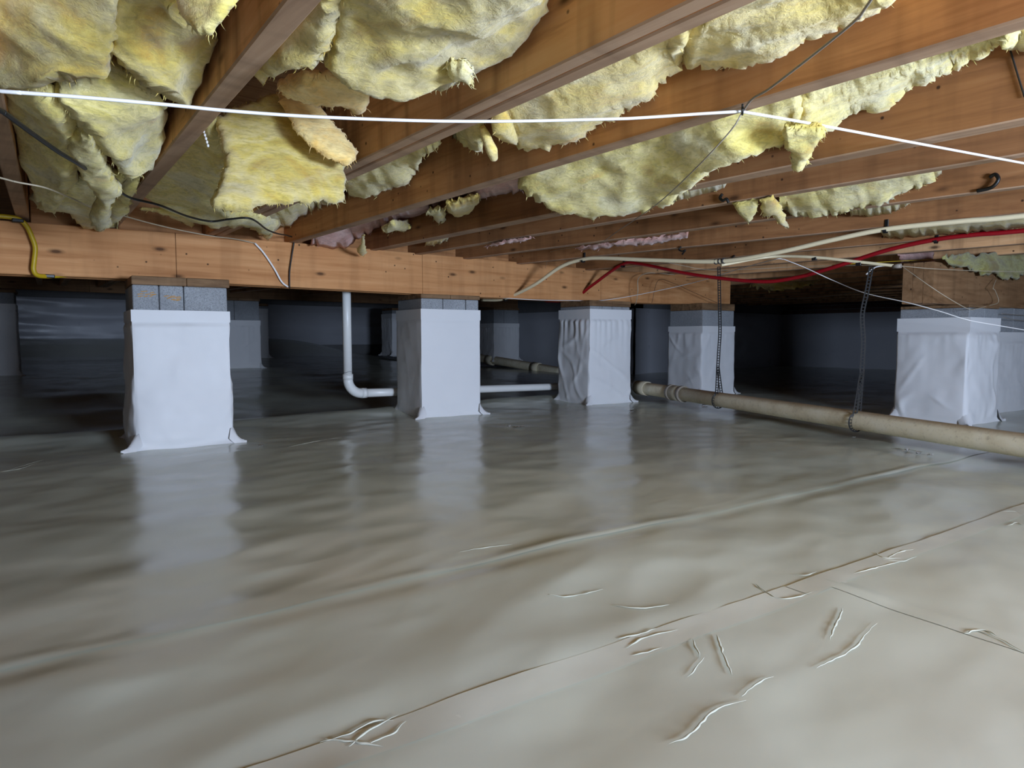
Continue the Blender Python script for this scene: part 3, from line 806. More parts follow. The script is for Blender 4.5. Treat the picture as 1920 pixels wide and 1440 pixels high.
# short cream branch tube with an open end
bpts = [at(*q, z=1.03) for q in [(1352,491),(1440,481),(1520,482),(1600,490),(1682,499)]]
bpts = [at(1352, 491, line=cl) - np.array([0, 0, .02])] + [at(q[0], q[1], line=(4.05, -.13)) for q in [(1440,482),(1520,482),(1600,490),(1682,499)]]
r = root('branch_tube', bpts[2], 'thin cream branch tube ending in a stub beside the red tube', 'tube')
obj('tube', MB().tube(bpts, .0085, 10), M['cream'], r)
obj('end_cap', MB().cyl(bpts[-1] - np.array([.0, -.02, 0]), bpts[-1] + np.array([.0, -.02, 0]), .012, 12), M['wiregrey'], r)
for px, py in ((1527, 483), (1610, 493)):
    p = at(px, py, line=(4.05, -.13)); obj('clip', MB().box(p + np.array([0, 0, -.006]), (.008, .014, .009), bev=.002), M['black'], r)
# loose black hooks left on the joist faces
def hook(px, py, k, pts, label, rad=.006):
    P = [at(px + dx, py + dy, line=face(k, .010 + ox)) for dx, dy, ox in pts]
    r = tag(obj('loose_hook', MB().tube(P, rad, 8), M['black']), label, 'hook')
hook(1862, 340, 'F', [(-30, 18, .0), (-10, 14, .004), (2, 8, .01), (10, -4, .01), (4, -13, .006), (-6, -8, .0)], 'black bent hook on the joist near the right edge', .007)
hook(1358, 372, 'E', [(-4, -8, .004), (-8, -1, .0), (-3, 4, .006), (4, 1, .008), (8, 8, .004)], 'black curled clip above the white insulation triangle', .006)
hook(1277, 468, 'G', [(0, -6, 0), (-4, 0, .004), (2, 3, .006), (8, 1, .004), (2, 9, .0)], 'small black clip left over the cream tube, on bare joist', .005)
hook(1374, 486, 'H', [(4, -7, 0), (-2, -2, .004), (-4, 4, .0)], 'tiny black clip above the sagging red tube', .005)

# perforated hanger straps
def strap(top, mid, y_on_pipe, label, spread):
    pc = bp(y_on_pipe)
    axis = bp(y_on_pipe + .1) - bp(y_on_pipe - .1); axis /= np.linalg.norm(axis)
    side = np.cross(axis, [0, 0, 1.0]); side /= np.linalg.norm(side)
    r = root('hanger_strap', pc, label, 'strap')
    def ribbon(P, wdt=.011, th=.0012, holes=True, hid='strap_band'):
        wdt = .023
        P = catmull(np.array(P), 10)
        seg = np.linalg.norm(np.diff(P, axis=0), axis=1); L = np.concatenate([[0], np.cumsum(seg)])
        n = int(L[-1] / .009); S = np.linspace(0, L[-1], n)
        P = np.stack([np.interp(S, L, P[:, i]) for i in range(3)], -1)
        T = np.gradient(P, axis=0); T /= np.linalg.norm(T, axis=1)[:, None]
        mb = MB()
        rr = .0026
        wv = np.array([axis - t * (axis @ t) for t in T]); wv /= np.linalg.norm(wv, axis=1)[:, None]
        wv = wv * .35 + CAM_R * .0; wv = np.array([np.cross(t, side) * .75 + np.cross(t, axis) * .66 for t in T]); wv /= np.linalg.norm(wv, axis=1)[:, None]
        nv = np.cross(T, wv)
        def bar(a, b, hw, dirv, nn):
            mb.prism([a - dirv * hw - nn * th, a + dirv * hw - nn * th, a + dirv * hw + nn * th, a - dirv * hw + nn * th],
                     [b - dirv * hw - nn * th, b + dirv * hw - nn * th, b + dirv * hw + nn * th, b - dirv * hw + nn * th])
        for i in range(n - 1):                       # two rails and a rung per link: the perforations are real holes
            for sg in (-1, 1):
                bar(P[i] + wv[i] * sg * wdt * .36, P[i + 1] + wv[i + 1] * sg * wdt * .36, wdt * .15, wv[i], nv[i])
            if i % 2 == 0: bar(P[i], P[i] + T[i] * .0045, wdt * .48, wv[i], nv[i])
        return obj(hid, mb, M['strap'], r)
    R0 = RD + .003
    join = mid[-1]
    ribbon([top] + mid)
    near = pc - side * R0; far = pc + side * R0
    if side @ CAM_F < 0: near, far = far, near
    sd = (near - pc) / R0
    loop = [join] + [pc + R0 * (math.cos(a_) * sd + math.sin(a_) * np.array([0, 0, 1.0])) for a_ in np.linspace(.9, -3.9, 16)] + [join + axis * .004]
    loop = [q + axis * (spread * (i / len(loop) - .5)) for i, q in enumerate(loop)]
    loop[0] = join; loop[-1] = join
    ribbon(loop, hid='strap_loop')
    return r
def on_pipe(px):
    ys = np.linspace(.3, 3.4, 400); q = [bp(v) - CAM_C for v in ys]
    return float(ys[np.argmin([abs(960 + FPX * (v @ CAM_R) / (v @ CAM_F) - px) for v in q])])
y1 = on_pipe(1347); p1 = bp(y1)
def atdepth(px, py, P):
    d = ray(px, py); t = depth(P); return CAM_C + d * t
strap(atdepth(1348, 500, p1), [atdepth(1349, 560, p1), atdepth(1350, 620, p1), atdepth(1348, 655, p1), atdepth(1346, 688, p1)], y1, 'black perforated strap hanging in front of the fourth pier', .05)
y2 = on_pipe(1606); p2 = bp(y2)
strap(atdepth(1634, 500, p2), [atdepth(1626, 545, p2), atdepth(1617, 590, p2), atdepth(1619, 640, p2), atdepth(1616, 700, p2)], y2, 'black perforated strap hanging against the dark void', .05)

# ------------------------------------------------------------------ cables and wires
def wire(name, pts, rad, mat, label, cat='wire', n=8, seg=8, ext=(0, 0)):
    pts = [np.asarray(p, float) for p in pts]
    if ext[0]: d = pts[0] - pts[1]; pts = [pts[0] + d / np.linalg.norm(d) * ext[0]] + pts
    if ext[1]: d = pts[-1] - pts[-2]; pts = pts + [pts[-1] + d / np.linalg.norm(d) * ext[1]]
    return tag(obj(name, MB().tube(pts, rad, seg, n), M[mat]), label, cat)
zw = 1.088
wire('cable', [at(px, py, z=np.interp(px, [0, 660, 980, 1388], [.985, 1.03, 1.06, 1.088])) for px, py in [(-40,168),(0,171),(150,182),(320,197),(420,207),(540,216),(660,222),(820,227),(980,227),(1150,223),(1200,221),(1320,213),(1388,209)]],
     .0036, 'wirewhite', 'white cable stretched under the joists from the left edge to the nail', 'cable', ext=(.8, 0))
wire('cable', [at(1390, 209, z=zw), at(1500, 228, z=zw), at(1640, 254, z=zw), at(1780, 280, z=zw), at(1935, 309, z=zw)], .0036, 'wirewhite', 'white cable running from the nail to the right edge', 'cable', ext=(0, 1.6))
pn = at(1392, 208, z=zw)
r = root('cable_staple', pn, 'dark staple pinning the white cable to the joist', 'staple')
obj('crown', MB().tube([pn + np.array([-.010, -.006, .012]), pn + np.array([-.008, -.005, -.005]), pn + np.array([.008, .005, -.005]), pn + np.array([.010, .006, .012])], .0026, 6), M['wireblack'], r)
wire('cable', [at(1640, -10, z=1.09), at(1612, 30, z=1.09), at(1560, 75, z=1.09), at(1490, 130, z=1.09), at(1440, 168, z=1.09), at(1410, 186, z=1.09), at(1392, 210, z=1.09)], .0026, 'wiregrey', 'grey wire coming down from the top right to the nail', ext=(.8, 0))
wire('cable', [at(1392, 210, z=1.085), at(1370, 245, z=1.05), at(1310, 310, z=1.0), at(1240, 376, z=.99), at(1190, 412, z=1.02), at(1160, 432, z=1.06), at(1126, 457, z=1.092)], .0018, 'wiregrey', 'thin grey wire trailing from the nail down over the pale batt')
wire('cable', [at(-20, 195, z=.985), at(10, 213, z=.985), at(60, 250, z=.985), at(110, 285, z=.985), at(145, 306, z=.99), at(160, 316, z=1.01)], .0052, 'wireblack', 'black cable entering at the left edge under the insulation', 'cable', ext=(.5, 0))
wire('cable', [at(215, 352, z=1.02), at(245, 371, z=1.02), at(300, 385, z=1.02), at(350, 405, z=1.03), at(395, 415, z=1.04), at(430, 411, z=1.04), at(470, 410, z=1.04), at(500, 430, z=1.045), at(520, 438, z=1.06), at(540, 442, y=3.72), at(551, 449, y=3.80), at(547, 480, y=3.815), at(543, 510, y=3.815), at(543, 541, y=3.815)], .0042, 'wireblack', 'wavy black cable that drops over the girder face', 'cable')
wire('cable', [at(-20, 328, z=1.02), at(30, 341, z=1.02), at(85, 352, z=1.02), at(130, 370, z=1.03), at(175, 390, z=1.04), at(215, 400, z=1.045), at(280, 418, z=1.05), at(340, 432, z=1.06), at(400, 443, z=1.07), at(440, 448, z=1.085), at(478, 456, y=3.815)], .0028, 'wiredim', 'thin pale wire running along above the girder at left', ext=(.6, 0))
wire('cable', [at(478, 456, y=3.815), at(495, 475, y=3.815), at(515, 505, y=3.815), at(528, 528, y=3.815), at(540, 538, y=3.815)], .0052, 'wirewhite', 'short white cable slanting down the girder face', 'cable')
r = root('gas_tube', at(62, 480, y=3.80), 'yellow flexible tube looping over the girder at left', 'tube')
ypts = [at(-30, 404, y=3.79), at(10, 406, y=3.79), at(35, 411, y=3.79), at(50, 424, y=3.79), at(60, 445, y=3.79), at(66, 465, y=3.79), at(64, 490, y=3.79), at(63, 506, y=3.79), at(70, 516, y=3.80), at(90, 518, y=3.83), at(125, 516, y=3.87)]
obj('tube', MB().tube(ypts, .0105, 12), M['gasyellow'], r)
for q, yy in (((33, 414), 3.79), ((92, 518), 3.83)):
    p = at(*q, y=yy); obj('clip', MB().box(p, (.022, .016, .008), bev=.003), M['black'], r)
# small wires at right
wire('cable', [at(1887, 72, line=(J['D'][0] - .004, 0)), at(1896, 100, line=(J['D'][0] - .004, 0)), at(1908, 140, line=(J['D'][0] - .004, 0)), at(1921, 182, line=(J['D'][0] - .004, 0))], .0022, 'wireblack', 'thin dark wire hanging on the joist face at the top right corner')
cy = lambda p, q: at(p, q, line=(3.9, -.09))
wire('cable', [at(905, 556, y=3.86), at(1000, 562, y=3.81), at(1080, 563.5, y=3.79), at(1130, 563, y=3.74), at(1200, 552, y=3.5), at(1300, 530, y=3.0), at(1380, 506, y=2.5), at(1450, 487, y=2.05), at(1470, 486, y=2.0)], .0026, 'wirewhite', 'thin white wire rising from under the girder to the cream tube')
wire('cable', [at(1470, 486, y=2.0), at(1510, 502, y=1.95), at(1560, 525, y=1.85), at(1620, 549, y=1.6), at(1700, 567, y=1.35), at(1760, 583, y=1.2), at(1815, 600, y=1.08), at(1870, 610, y=.98), at(1940, 622, y=.9)], .0026, 'wirewhite', 'white wire sagging from the cream tube across the largest pier', ext=(0, .9))
wire('cable', [at(1688, 497, y=1.55), at(1740, 534, y=1.38), at(1780, 560, y=1.3), at(1815, 579, y=1.26), at(1830, 579, y=1.26), at(1855, 573, y=1.27), at(1872, 566, y=1.28), at(1866, 545, y=1.28), at(1862, 540, y=1.28), at(1868, 523, y=1.30)], .0022, 'wiredim', 'thin brown wire looping down to the largest pier top')
wire('cable', [at(1682, 498, y=1.5), at(1750, 504, y=1.35), at(1840, 508, y=1.25), at(1940, 510, y=1.1)], .0018, 'wiredim', 'thin level wire crossing in front of the dim girder end', ext=(0, .8))
wire('cable', [at(1560, 497, y=1.9), at(1660, 491, y=1.7), at(1755, 486, y=1.5), at(1840, 481, y=1.4), at(1940, 473, y=1.2)], .0022, 'gasyellow', 'thin yellowish wire under the red tube at the right edge', ext=(0, .8))
wire('cable', [at(1360, 552, y=4.2), at(1440, 559, y=3.6), at(1520, 558, y=3.0), at(1600, 549, y=2.6), at(1680, 535, y=2.2), at(1725, 527, y=1.9)], .0024, 'wiregrey', 'dim grey wire sagging across the dark void')
wire('cable', [at(1190, 572, y=3.7), at(1193, 566, y=3.66), at(1196, 545, y=3.60), at(1197, 522, y=3.62), at(1214, 512, y=3.62), at(1240, 513, y=3.6), at(1265, 515, y=3.6)], .0032, 'wiredim', 'beige wire looped on the girder above the third pier')
wire('cable', [at(1222, 568, y=3.66), at(1234, 526, y=3.62), at(1260, 530, y=3.6), at(1300, 548, y=3.56), at(1345, 568, y=3.52)], .0016, 'wireblack', 'thin dark wire bent over the girder end')
wire('cable', [at(1690, 498, y=1.55), at(1650, 499, y=1.6), at(1635, 505, y=1.6), at(1625, 514, y=1.6)], .0040, 'wirewhite', 'short white cable end curling above the strap', 'cable')
wire('cable', [at(1250, 492, y=3.0), at(1330, 506, y=2.8), at(1420, 504, y=2.5), at(1520, 499, y=2.2), at(1690, 497, y=1.6)], .0018, 'wiredim', 'thin tan wire behind the red tube')
wire('cable', [at(1126, 457, z=1.095), at(1032, 472, y=3.5), at(1026, 490, y=3.6), at(1022, 503, y=3.79)], .0018, 'wiredim', 'thin wire end hanging from the pink-edged joist')
for i, pts in enumerate(([(1868, 576), (1890, 578), (1940, 575)], [(1878, 588), (1900, 590), (1940, 593)], [(1880, 595), (1905, 600), (1940, 603)])):
    wire('cable', [at(px, py, y=1.30 - .02 * i) for px, py in pts], .002, 'wiregrey', ['upper', 'middle', 'lower'][i] + ' of three dim wires beside the largest pier top')

# ------------------------------------------------------------------ fibreglass batts
def resolve(px, py, spec):
    if isinstance(spec, (int, float)): return at(px, py, z=float(spec))
    if spec[0] == 'y': return at(px, py, y=spec[1])
    if spec[0] == 'x': return at(px, py, x=spec[1])
    if spec[0] == 'r':                       # tucked up beside the right face of a joist
        k = spec[1]; p = at(px, py, z=ZJ); return np.array([jx(k, p[1]) + J[k][2] + .006, p[1], spec[2] if len(spec) > 2 else ZJ + .07])
    return at(px, py, line=(J[spec[0]][0] - .012, J[spec[0]][1]))   # against the left face of a joist

def inside(pts, poly):
    x, y = pts[:, 0], pts[:, 1]; c = np.zeros(len(pts), bool); n = len(poly)
    for i in range(n):
        x1, y1 = poly[i]; x2, y2 = poly[(i + 1) % n]
        hit = ((y1 > y) != (y2 > y)) & (x < (x2 - x1) * (y - y1) / (y2 - y1 + 1e-12) + x1); c ^= hit
    return c

def batt(name, label, outline, mat, thick=.07, bulge=.02, amp=1.0, sp=7.0, jag=2.2, seed=0, default=None, up=None, cat='insulation', fibers=60, group=None):
    """outline: (px, py[, spec]) ; a skin spanning the outline in space, puffed, wrinkled and given a back"""
    rs = np.random.RandomState(100 + seed)
    P2, P3 = [], []; n = len(outline)
    V3 = [resolve(q[0], q[1], q[2] if len(q) > 2 else default) for q in outline]
    tuck = [(len(q) > 2 and isinstance(q[2], tuple) and q[2][0] == 'r') for q in outline]
    for i in range(n):
        a2 = np.array(outline[i][:2], float); b2 = np.array(outline[(i + 1) % n][:2], float)
        k = max(1, int(round(np.linalg.norm(b2 - a2) / sp)))
        for t in range(k):
            f = t / k; q2 = a2 + (b2 - a2) * f; q3 = V3[i] + (V3[(i + 1) % n] - V3[i]) * f
            if not (tuck[i] and tuck[(i + 1) % n]):
                jx_, jy_ = rs.normal(size=2) * jag; d = depth(q3)
                q3 = q3 + CAM_R * (jx_ * d / FPX) - CAM_U * (jy_ * d / FPX); q2 = q2 + [jx_, jy_]
            P2.append(q2); P3.append(q3)
    P2 = np.array(P2); P3 = np.array(P3); nb = len(P2)
    lo_, hi_ = P2.min(0), P2.max(0)
    gx_, gy_ = np.meshgrid(np.arange(lo_[0], hi_[0], sp), np.arange(lo_[1], hi_[1], sp * .866))
    gx_ = gx_ + (np.arange(gx_.shape[0]) % 2)[:, None] * sp * .5
    I2 = np.stack([gx_.ravel(), gy_.ravel()], -1) + rs.normal(size=(gx_.size, 2)) * sp * .12
    I2 = I2[inside(I2, P2)]
    if len(I2):
        dm = np.sqrt(((I2[:, None] - P2[None]) ** 2).sum(-1)).min(1); I2 = I2[dm > sp * .6]
    allp = np.vstack([P2, I2])
    vs, es, fs, ov, oe, of = delaunay_2d_cdt([Vector(p) for p in allp], [(i, (i + 1) % nb) for i in range(nb)], [], 1, 1e-4)
    v2 = np.array([tuple(v) for v in vs]); N = len(v2)
    dd = ((v2[:, None] - P2[None]) ** 2).sum(-1)
    w = 1.0 / (dd + 1e-6) ** 1.2; X = (w @ P3) / w.sum(1)[:, None]
    near = dd.min(1); isb = near < 1e-3
    X[isb] = P3[dd.argmin(1)[isb]]
    E = set()
    for f in fs:
        f = list(f)
        for a, b in zip(f, f[1:] + f[:1]): E.add((min(a, b), max(a, b)))
    E = np.array(list(E)); deg = np.bincount(E.ravel(), minlength=N).clip(1)
    fix = X[isb].copy()
    for _ in range(160):
        S = np.zeros_like(X)
        for c in range(3):
            S[:, c] = np.bincount(E[:, 0], X[E[:, 1], c], N) + np.bincount(E[:, 1], X[E[:, 0], c], N)
        X = S / deg[:, None]; X[isb] = fix
    fs = [list(f) for f in fs]
    # consistent facing: toward the camera
    tri = np.array([f[:3] for f in fs])
    nrm = np.cross(X[tri[:, 1]] - X[tri[:, 0]], X[tri[:, 2]] - X[tri[:, 0]])
    vn = np.zeros_like(X)
    for c in range(3):
        for k in range(3): vn[:, c] += np.bincount(tri[:, k], nrm[:, c], N)
    ctr = X.mean(0); s = -1 if (vn.sum(0) @ (ctr - CAM_C)) > 0 else 1
    vn = vn * s; vn /= np.linalg.norm(vn, axis=1)[:, None] + 1e-12
    if s < 0: fs = [f[::-1] for f in fs]
    tv = (CAM_C - X); tv /= np.linalg.norm(tv, axis=1)[:, None]
    vn = vn + tv * .35; vn /= np.linalg.norm(vn, axis=1)[:, None]
    dist = np.sqrt(near); r_ = 16.0
    prof = np.sqrt(np.clip(1 - (1 - np.clip(dist / r_, 0, 1)) ** 2, 0, 1))
    Q = X + seed * 1.7
    folds = ridged(Q * [4.2, 4.2, 6.0] + fbm(Q * 3, 2)[:, None] * .7, 3)
    disp = .6 * bulge * prof + amp * (.012 * folds * prof + .020 * fbm(Q * 5.5, 2) * prof + .0042 * fbm(Q * 15, 3) * (.35 + .65 * prof) + .0022 * fbm(Q * 50, 2))
    Fv = X + vn * disp[:, None]
    upd = np.array(up if up is not None else (0, 0, 1.0)); bd = upd - vn * .35; bd = bd / np.linalg.norm(bd, axis=1)[:, None]
    th = thick * (.30 + .70 * prof)
    Bv = Fv + bd * th[:, None]
    Bv[:, 2] = np.minimum(Bv[:, 2], ZTOP - .004)
    mb = MB(); mb.add(Fv, fs, True)
    n0 = len(mb.v); mb.add(Bv, [f[::-1] for f in fs], True)
    cnt = {}
    for f in fs:
        for a, b in zip(f, f[1:] + f[:1]): cnt[(a, b)] = 1
    for (a, b) in list(cnt):
        if (b, a) not in cnt:
            mb.f.append((b, a, n0 + a, n0 + b)); mb.sm.append(True)
    o = tag(obj(name, mb, M[mat]), label, cat, group)
    if fibers:                                # loose fibres along the torn edge
        fb = MB(); k = 0
        for i in rs.permutation(nb):
            if k >= fibers: break
            if tuck[0] and False: pass
            p = P3[i]; q = ctr - p; d = depth(p)
            out = -(q - CAM_F * (q @ CAM_F)); out = out / (np.linalg.norm(out) + 1e-9)
            dirn = out * .7 + np.array([0, 0, -.8]) + rs.normal(size=3) * .5; dirn /= np.linalg.norm(dirn)
            if dirn[2] > .2: continue
            ln = rs.uniform(.004, .012) * (1.8 if rs.rand() < .08 else 1)
            sidev = np.cross(dirn, CAM_F); sidev /= np.linalg.norm(sidev) + 1e-9
            wd = rs.uniform(.0006, .0022); bkv = np.cross(dirn, sidev)
            b = p - dirn * .006; tip = p + dirn * ln + np.array([0, 0, -.3 * ln])
            midp = (b + tip) / 2 + sidev * rs.normal() * .002
            fb.add([b - sidev * wd, b + sidev * wd, b + bkv * wd, midp - sidev * wd * .7, midp + sidev * wd * .7, midp + bkv * wd * .6, tip],
                   [(0, 1, 4, 3), (1, 2, 5, 4), (2, 0, 3, 5), (3, 4, 6), (4, 5, 6), (5, 3, 6)], True); k += 1
        if k:
            f = obj('loose_fibers', fb, M[mat], o); f['kind'] = 'stuff'
    return o

rZ, rA, rB, rC, rD, rE, rF, rG, rH = [('r', k) for k in 'ZABCDEFGH']
A_, B_, C_, D_, E_, F_, G_, H_ = [(k,) for k in 'ABCDEFGH']
# bay left of the steep joist
batt('insulation_batt', 'large pale yellow batt filling the top left corner', [(-60,-60,1.20),(236,-60,1.20),(228,0,1.175),(222,50,1.15),(214,95,1.12),(204,140,1.09),(130,150,1.07),(60,166,1.08),(10,160,1.10),(-60,120,1.14)],
     'yellow_dim', .10, .03, 1.2, 9, 2.5, 1)
batt('insulation_batt', 'wedge of batt at top left pointing down beside the steep joist', [(210,-60,1.20),(330,-60,1.20),(345,0,1.17),(400,55,A_),(388,110,A_),(360,160,A_),(333,190,A_),(312,186,1.09),(286,170,1.085),(252,148,1.09),(222,118,1.11),(208,80,1.14),(212,20,1.175)],
     'yellow_dim', .10, .03, 1.2, 8, 2.4, 41)
batt('insulation_batt', 'grey faced batt corner poking down at the top of the photo', [(318,-30,1.14),(450,-30,1.12),(447,0,1.10),(425,30,1.07),(398,66,1.05),(372,66,1.05),(345,35,1.09)], 'yellow2', .09, .012, .5, 7, 1.4, 2, fibers=20)
batt('insulation_batt', 'crumpled batt with a brown upper edge under the white cable', [(120,146,1.13),(190,140,1.12),(250,160,1.12),(300,185,1.12),(313,205,A_),(308,235,A_),(290,280,A_),(272,312,A_),(266,332,1.05),(236,334,1.02),(212,310,1.02),(190,285,1.03),(165,250,1.04),(130,215,1.06),(105,180,1.09)],
     'yellow2', .08, .02, 1.4, 8, 2.8, 3)
batt('insulation_batt', 'shadowed batt hanging at the left edge beside the left joist', [(12,150,rZ),(70,158,1.10),(130,200,1.08),(150,250,1.06),(150,300,1.05),(140,345,1.04),(105,395,1.05),(75,390,1.08),(62,350,1.10),(48,300,rZ),(30,230,rZ),(15,190,rZ)], 'yellow2', .08, .015, 1.4, 8, 3, 4)
batt('insulation_batt', 'dark olive batt low behind the torn drip, just above the girder', [(55,375,1.12),(100,340,1.12),(170,330,1.12),(240,330,1.12),(262,345,A_),(235,400,A_),(222,425,A_),(190,432,1.095),(140,418,1.09),(130,398,1.10),(80,392,1.11)], 'yellow2', .06, .01, 1.2, 7, 2.6, 5)
batt('insulation_batt', 'torn greyish drip of batt hanging down to the girder at left', [(128,250,1.06),(175,240,1.05),(195,290,1.035),(215,335,1.02),(228,358,1.01),(215,372,1.0),(206,395,.985),(208,420,.975),(192,432,.97),(172,424,.975),(170,400,.985),(182,372,1.0),(165,345,1.02),(148,315,1.035),(135,285,1.05)], 'yellow2', .04, .016, 1.0, 5, 2.2, 6, fibers=40)
# bay between the steep joist and the wide stained joist
batt('insulation_batt', 'cream batt roll along the steep joist at the top of the photo', [(570,-60,rA),(660,-80,1.14),(648,-10,1.12),(632,50,1.11),(616,92,1.10),(606,112,1.095),(575,124,1.10),(545,130,1.105),(515,142,1.11),(490,158,1.13),(460,165,rA),(510,105,rA),(556,55,rA),(600,5,rA)],
     'yellow_dim', .09, .03, 1.3, 8, 2.4, 42, fibers=40)
batt('insulation_batt', 'huge cream and yellow batt across the top, left of the stained joist', [(632,-80,1.15),(760,-80,1.15),(1010,-80,1.15),(1022,-10,B_),(990,30,B_),(962,60,B_),(930,90,B_),(900,112,B_),(880,128,B_),(870,146,B_),(848,166,1.10),(800,172,1.09),(750,174,1.09),(700,166,1.09),(655,152,1.095),(622,130,1.105),(610,100,1.12),(620,50,1.13),(628,0,1.14)],
     'yellow_dim', .10, .035, 1.5, 9, 2.6, 7, fibers=90)
batt('insulation_batt', 'small grey tuft at the lower right tip of the huge batt', [(838,118,1.11),(872,112,1.11),(886,128,1.10),(884,160,1.09),(868,150,1.09),(850,152,1.09),(842,140,1.10)], 'yellow2', .02, .008, .8, 4, 2.0, 8, fibers=50)
batt('insulation_batt', 'amber folded layer tucked under the huge batt', [(520,160,1.16),(570,140,1.15),(640,150,1.15),(692,165,1.16),(694,185,1.15),(688,205,1.14),(668,214,1.13),(640,200,1.13),(600,198,1.13),(560,190,1.14),(530,178,1.15)], 'orange', .04, .012, .8, 6, 2.2, 9, fibers=30)
b7 = [(404,222,1.98),(440,205,1.98),(500,180,1.97),(545,170,1.96),(590,205,1.94),(625,255,1.92),(645,300,1.90),(648,335,1.88),(648,362,1.86),(642,378,1.85),(600,380,1.85),(560,381,1.85),(520,384,1.85),(485,386,1.85),(465,396,1.85),(430,396,1.86),(402,392,1.87),(396,384,1.88),(410,350,1.90),(420,320,1.92),(420,290,1.94),(412,262,1.96)]
batt('insulation_batt', 'big butter yellow chunk hanging low with a ragged bottom edge', [(a, b, ('y', c)) for a, b, c in b7],
     'yellow_dim', .09, .018, .8, 7, 2.2, 10, fibers=120, up=(.1, .95, .3))
b8 = [(520,172,1.92),(538,168,1.92),(566,178,1.91),(600,200,1.89),(640,248,1.86),(672,285,1.84),(664,302,1.82),(650,312,1.81),(618,296,1.81),(585,275,1.82),(560,250,1.84),(540,215,1.87),(525,190,1.90)]
batt('insulation_batt', 'smooth amber flap folded over the big hanging chunk', [(a, b, ('y', c - .03)) for a, b, c in b8], 'orange', .035, .02, .4, 6, 1.4, 11, fibers=40, up=(.1, .95, .3))
batt('insulation_batt', 'dim olive batt in the shade left of the big hanging chunk', [(356,282,rA),(392,236,rA),(415,262,1.13),(424,320,1.12),(420,370,1.10),(440,395,1.09),(500,405,1.10),(522,425,1.11),(505,440,1.10),(470,428,1.09),(420,424,1.09),(370,420,1.09),(330,400,rA),(275,380,rA),(310,332,rA)], 'yellow2', .06, .012, 1.2, 7, 2.6, 12)
batt('insulation_batt', 'thin pale batt edge lying over the girder behind the black cable', [(318,392,1.12),(345,392,1.12),(366,410,1.115),(362,426,1.11),(330,412,1.11),(290,398,1.115),(262,392,1.12)], 'yellow', .03, .006, .6, 5, 1.4, 13, fibers=16)
# bay right of the stained joist
batt('insulation_batt', 'long yellow batt right of the stained joist, from the top edge', [(1395,-30,rB),(1700,-50,1.19),(1668,0,C_),(1625,20,C_),(1560,48,C_),(1500,68,C_),(1455,96,C_),(1440,106,C_),(1400,118,C_),(1350,125,C_),(1325,130,C_),(1305,118,C_),(1280,120,C_),(1285,70,1.16),(1300,52,rB)],
     'yellow', .09, .022, 1.1, 8, 2.4, 14)
batt('insulation_batt', 'ragged yellow batt mid ceiling with a fringe above the next joist', [(1300,50,rB),(1285,90,1.16),(1278,120,C_),(1255,140,C_),(1225,160,C_),(1222,182,C_),(1190,198,C_),(1150,222,C_),(1112,240,C_),(1090,258,C_),(1060,266,C_),(1035,268,C_),(1000,276,C_),(965,270,C_),(935,262,1.10),(920,244,1.10),(930,226,rB),(1000,190,rB),(1156,122,rB)],
     'yellow', .09, .022, 1.1, 8, 2.6, 15, fibers=110)
batt('insulation_batt', 'small torn batt left of the hanging yellow finger', [(924,226,rB),(905,245,1.12),(904,285,1.11),(884,282,C_),(868,268,C_),(850,264,C_),(860,256,rB)], 'yellow2', .04, .010, .9, 5, 2.2, 16, fibers=30)
fin = [at(904, 238, z=1.12), at(910, 252, z=1.105), at(916, 268, z=1.09), at(922, 282, z=1.075), at(926, 296, z=1.065)]
tag(obj('insulation_finger', MB().tube(fin, [.008, .0125, .014, .0165, .012], 14), M['yellow']), 'rolled yellow finger of insulation hanging under the stained joist', 'insulation')
batt('insulation_batt', 'dim fringe of batt farther along under the stained joist', [(862,256,rB),(820,275,1.13),(790,296,1.12),(782,318,C_),(765,342,C_),(740,350,C_),(710,362,C_),(680,372,C_),(655,372,C_),(640,352,rB),(700,328,rB),(800,284,rB)], 'yellow2', .05, .010, 1.1, 6, 2.6, 17, fibers=70)
batt('insulation_batt', 'grey fluff far down the stained joist above the black cable', [(640,352,rB),(640,372,C_),(610,385,C_),(580,395,C_),(560,412,C_),(520,430,C_),(505,448,C_),(488,440,1.12),(480,420,rB),(560,386,rB)], 'yellow2', .04, .008, 1.0, 6, 2.8, 18, fibers=60)
batt('insulation_batt', 'little yellow hank hanging at the girder left of the pink batt', [(465,410,1.13),(505,415,1.12),(512,428,1.115),(508,446,1.105),(500,450,1.10),(488,436,1.11),(470,430,1.12)], 'yellow', .02, .006, .8, 4, 1.8, 19, fibers=16)
# bay of the ragged pale batt
batt('insulation_batt', 'wide ragged pale batt sagging below the joists at centre right', [(968,334,rC),(1000,323,rC),(1182,264,rC),(1365,208,rC),(1500,168,rC),(1500,220,1.12),(1500,266,D_),(1470,274,1.08),(1440,276,1.08),(1404,290,1.07),(1370,304,1.06),(1332,320,1.055),(1310,340,1.05),(1290,356,1.045),(1250,380,1.045),(1220,386,1.04),(1195,396,1.035),(1160,398,1.035),(1128,398,1.03),(1120,404,1.03),(1095,407,1.03),(1080,398,1.035),(1050,396,1.04),(1020,384,1.05),(990,368,1.065),(975,350,1.09)],
     'yellow2', .08, .028, 1.3, 8, 2.6, 20, fibers=130)
batt('insulation_batt', 'tapering pale batt continuing right above the white cable', [(1490,172,rC),(1600,140,rC),(1728,102,rC),(1895,58,rC),(1890,72,1.12),(1862,94,D_),(1830,110,D_),(1780,132,D_),(1740,150,D_),(1700,168,D_),(1670,196,D_),(1645,204,D_),(1620,196,D_),(1590,208,D_),(1555,238,D_),(1535,255,D_),(1520,270,D_),(1500,266,D_),(1490,230,1.12)],
     'yellow2', .07, .02, 1.2, 7, 2.6, 21, fibers=70)
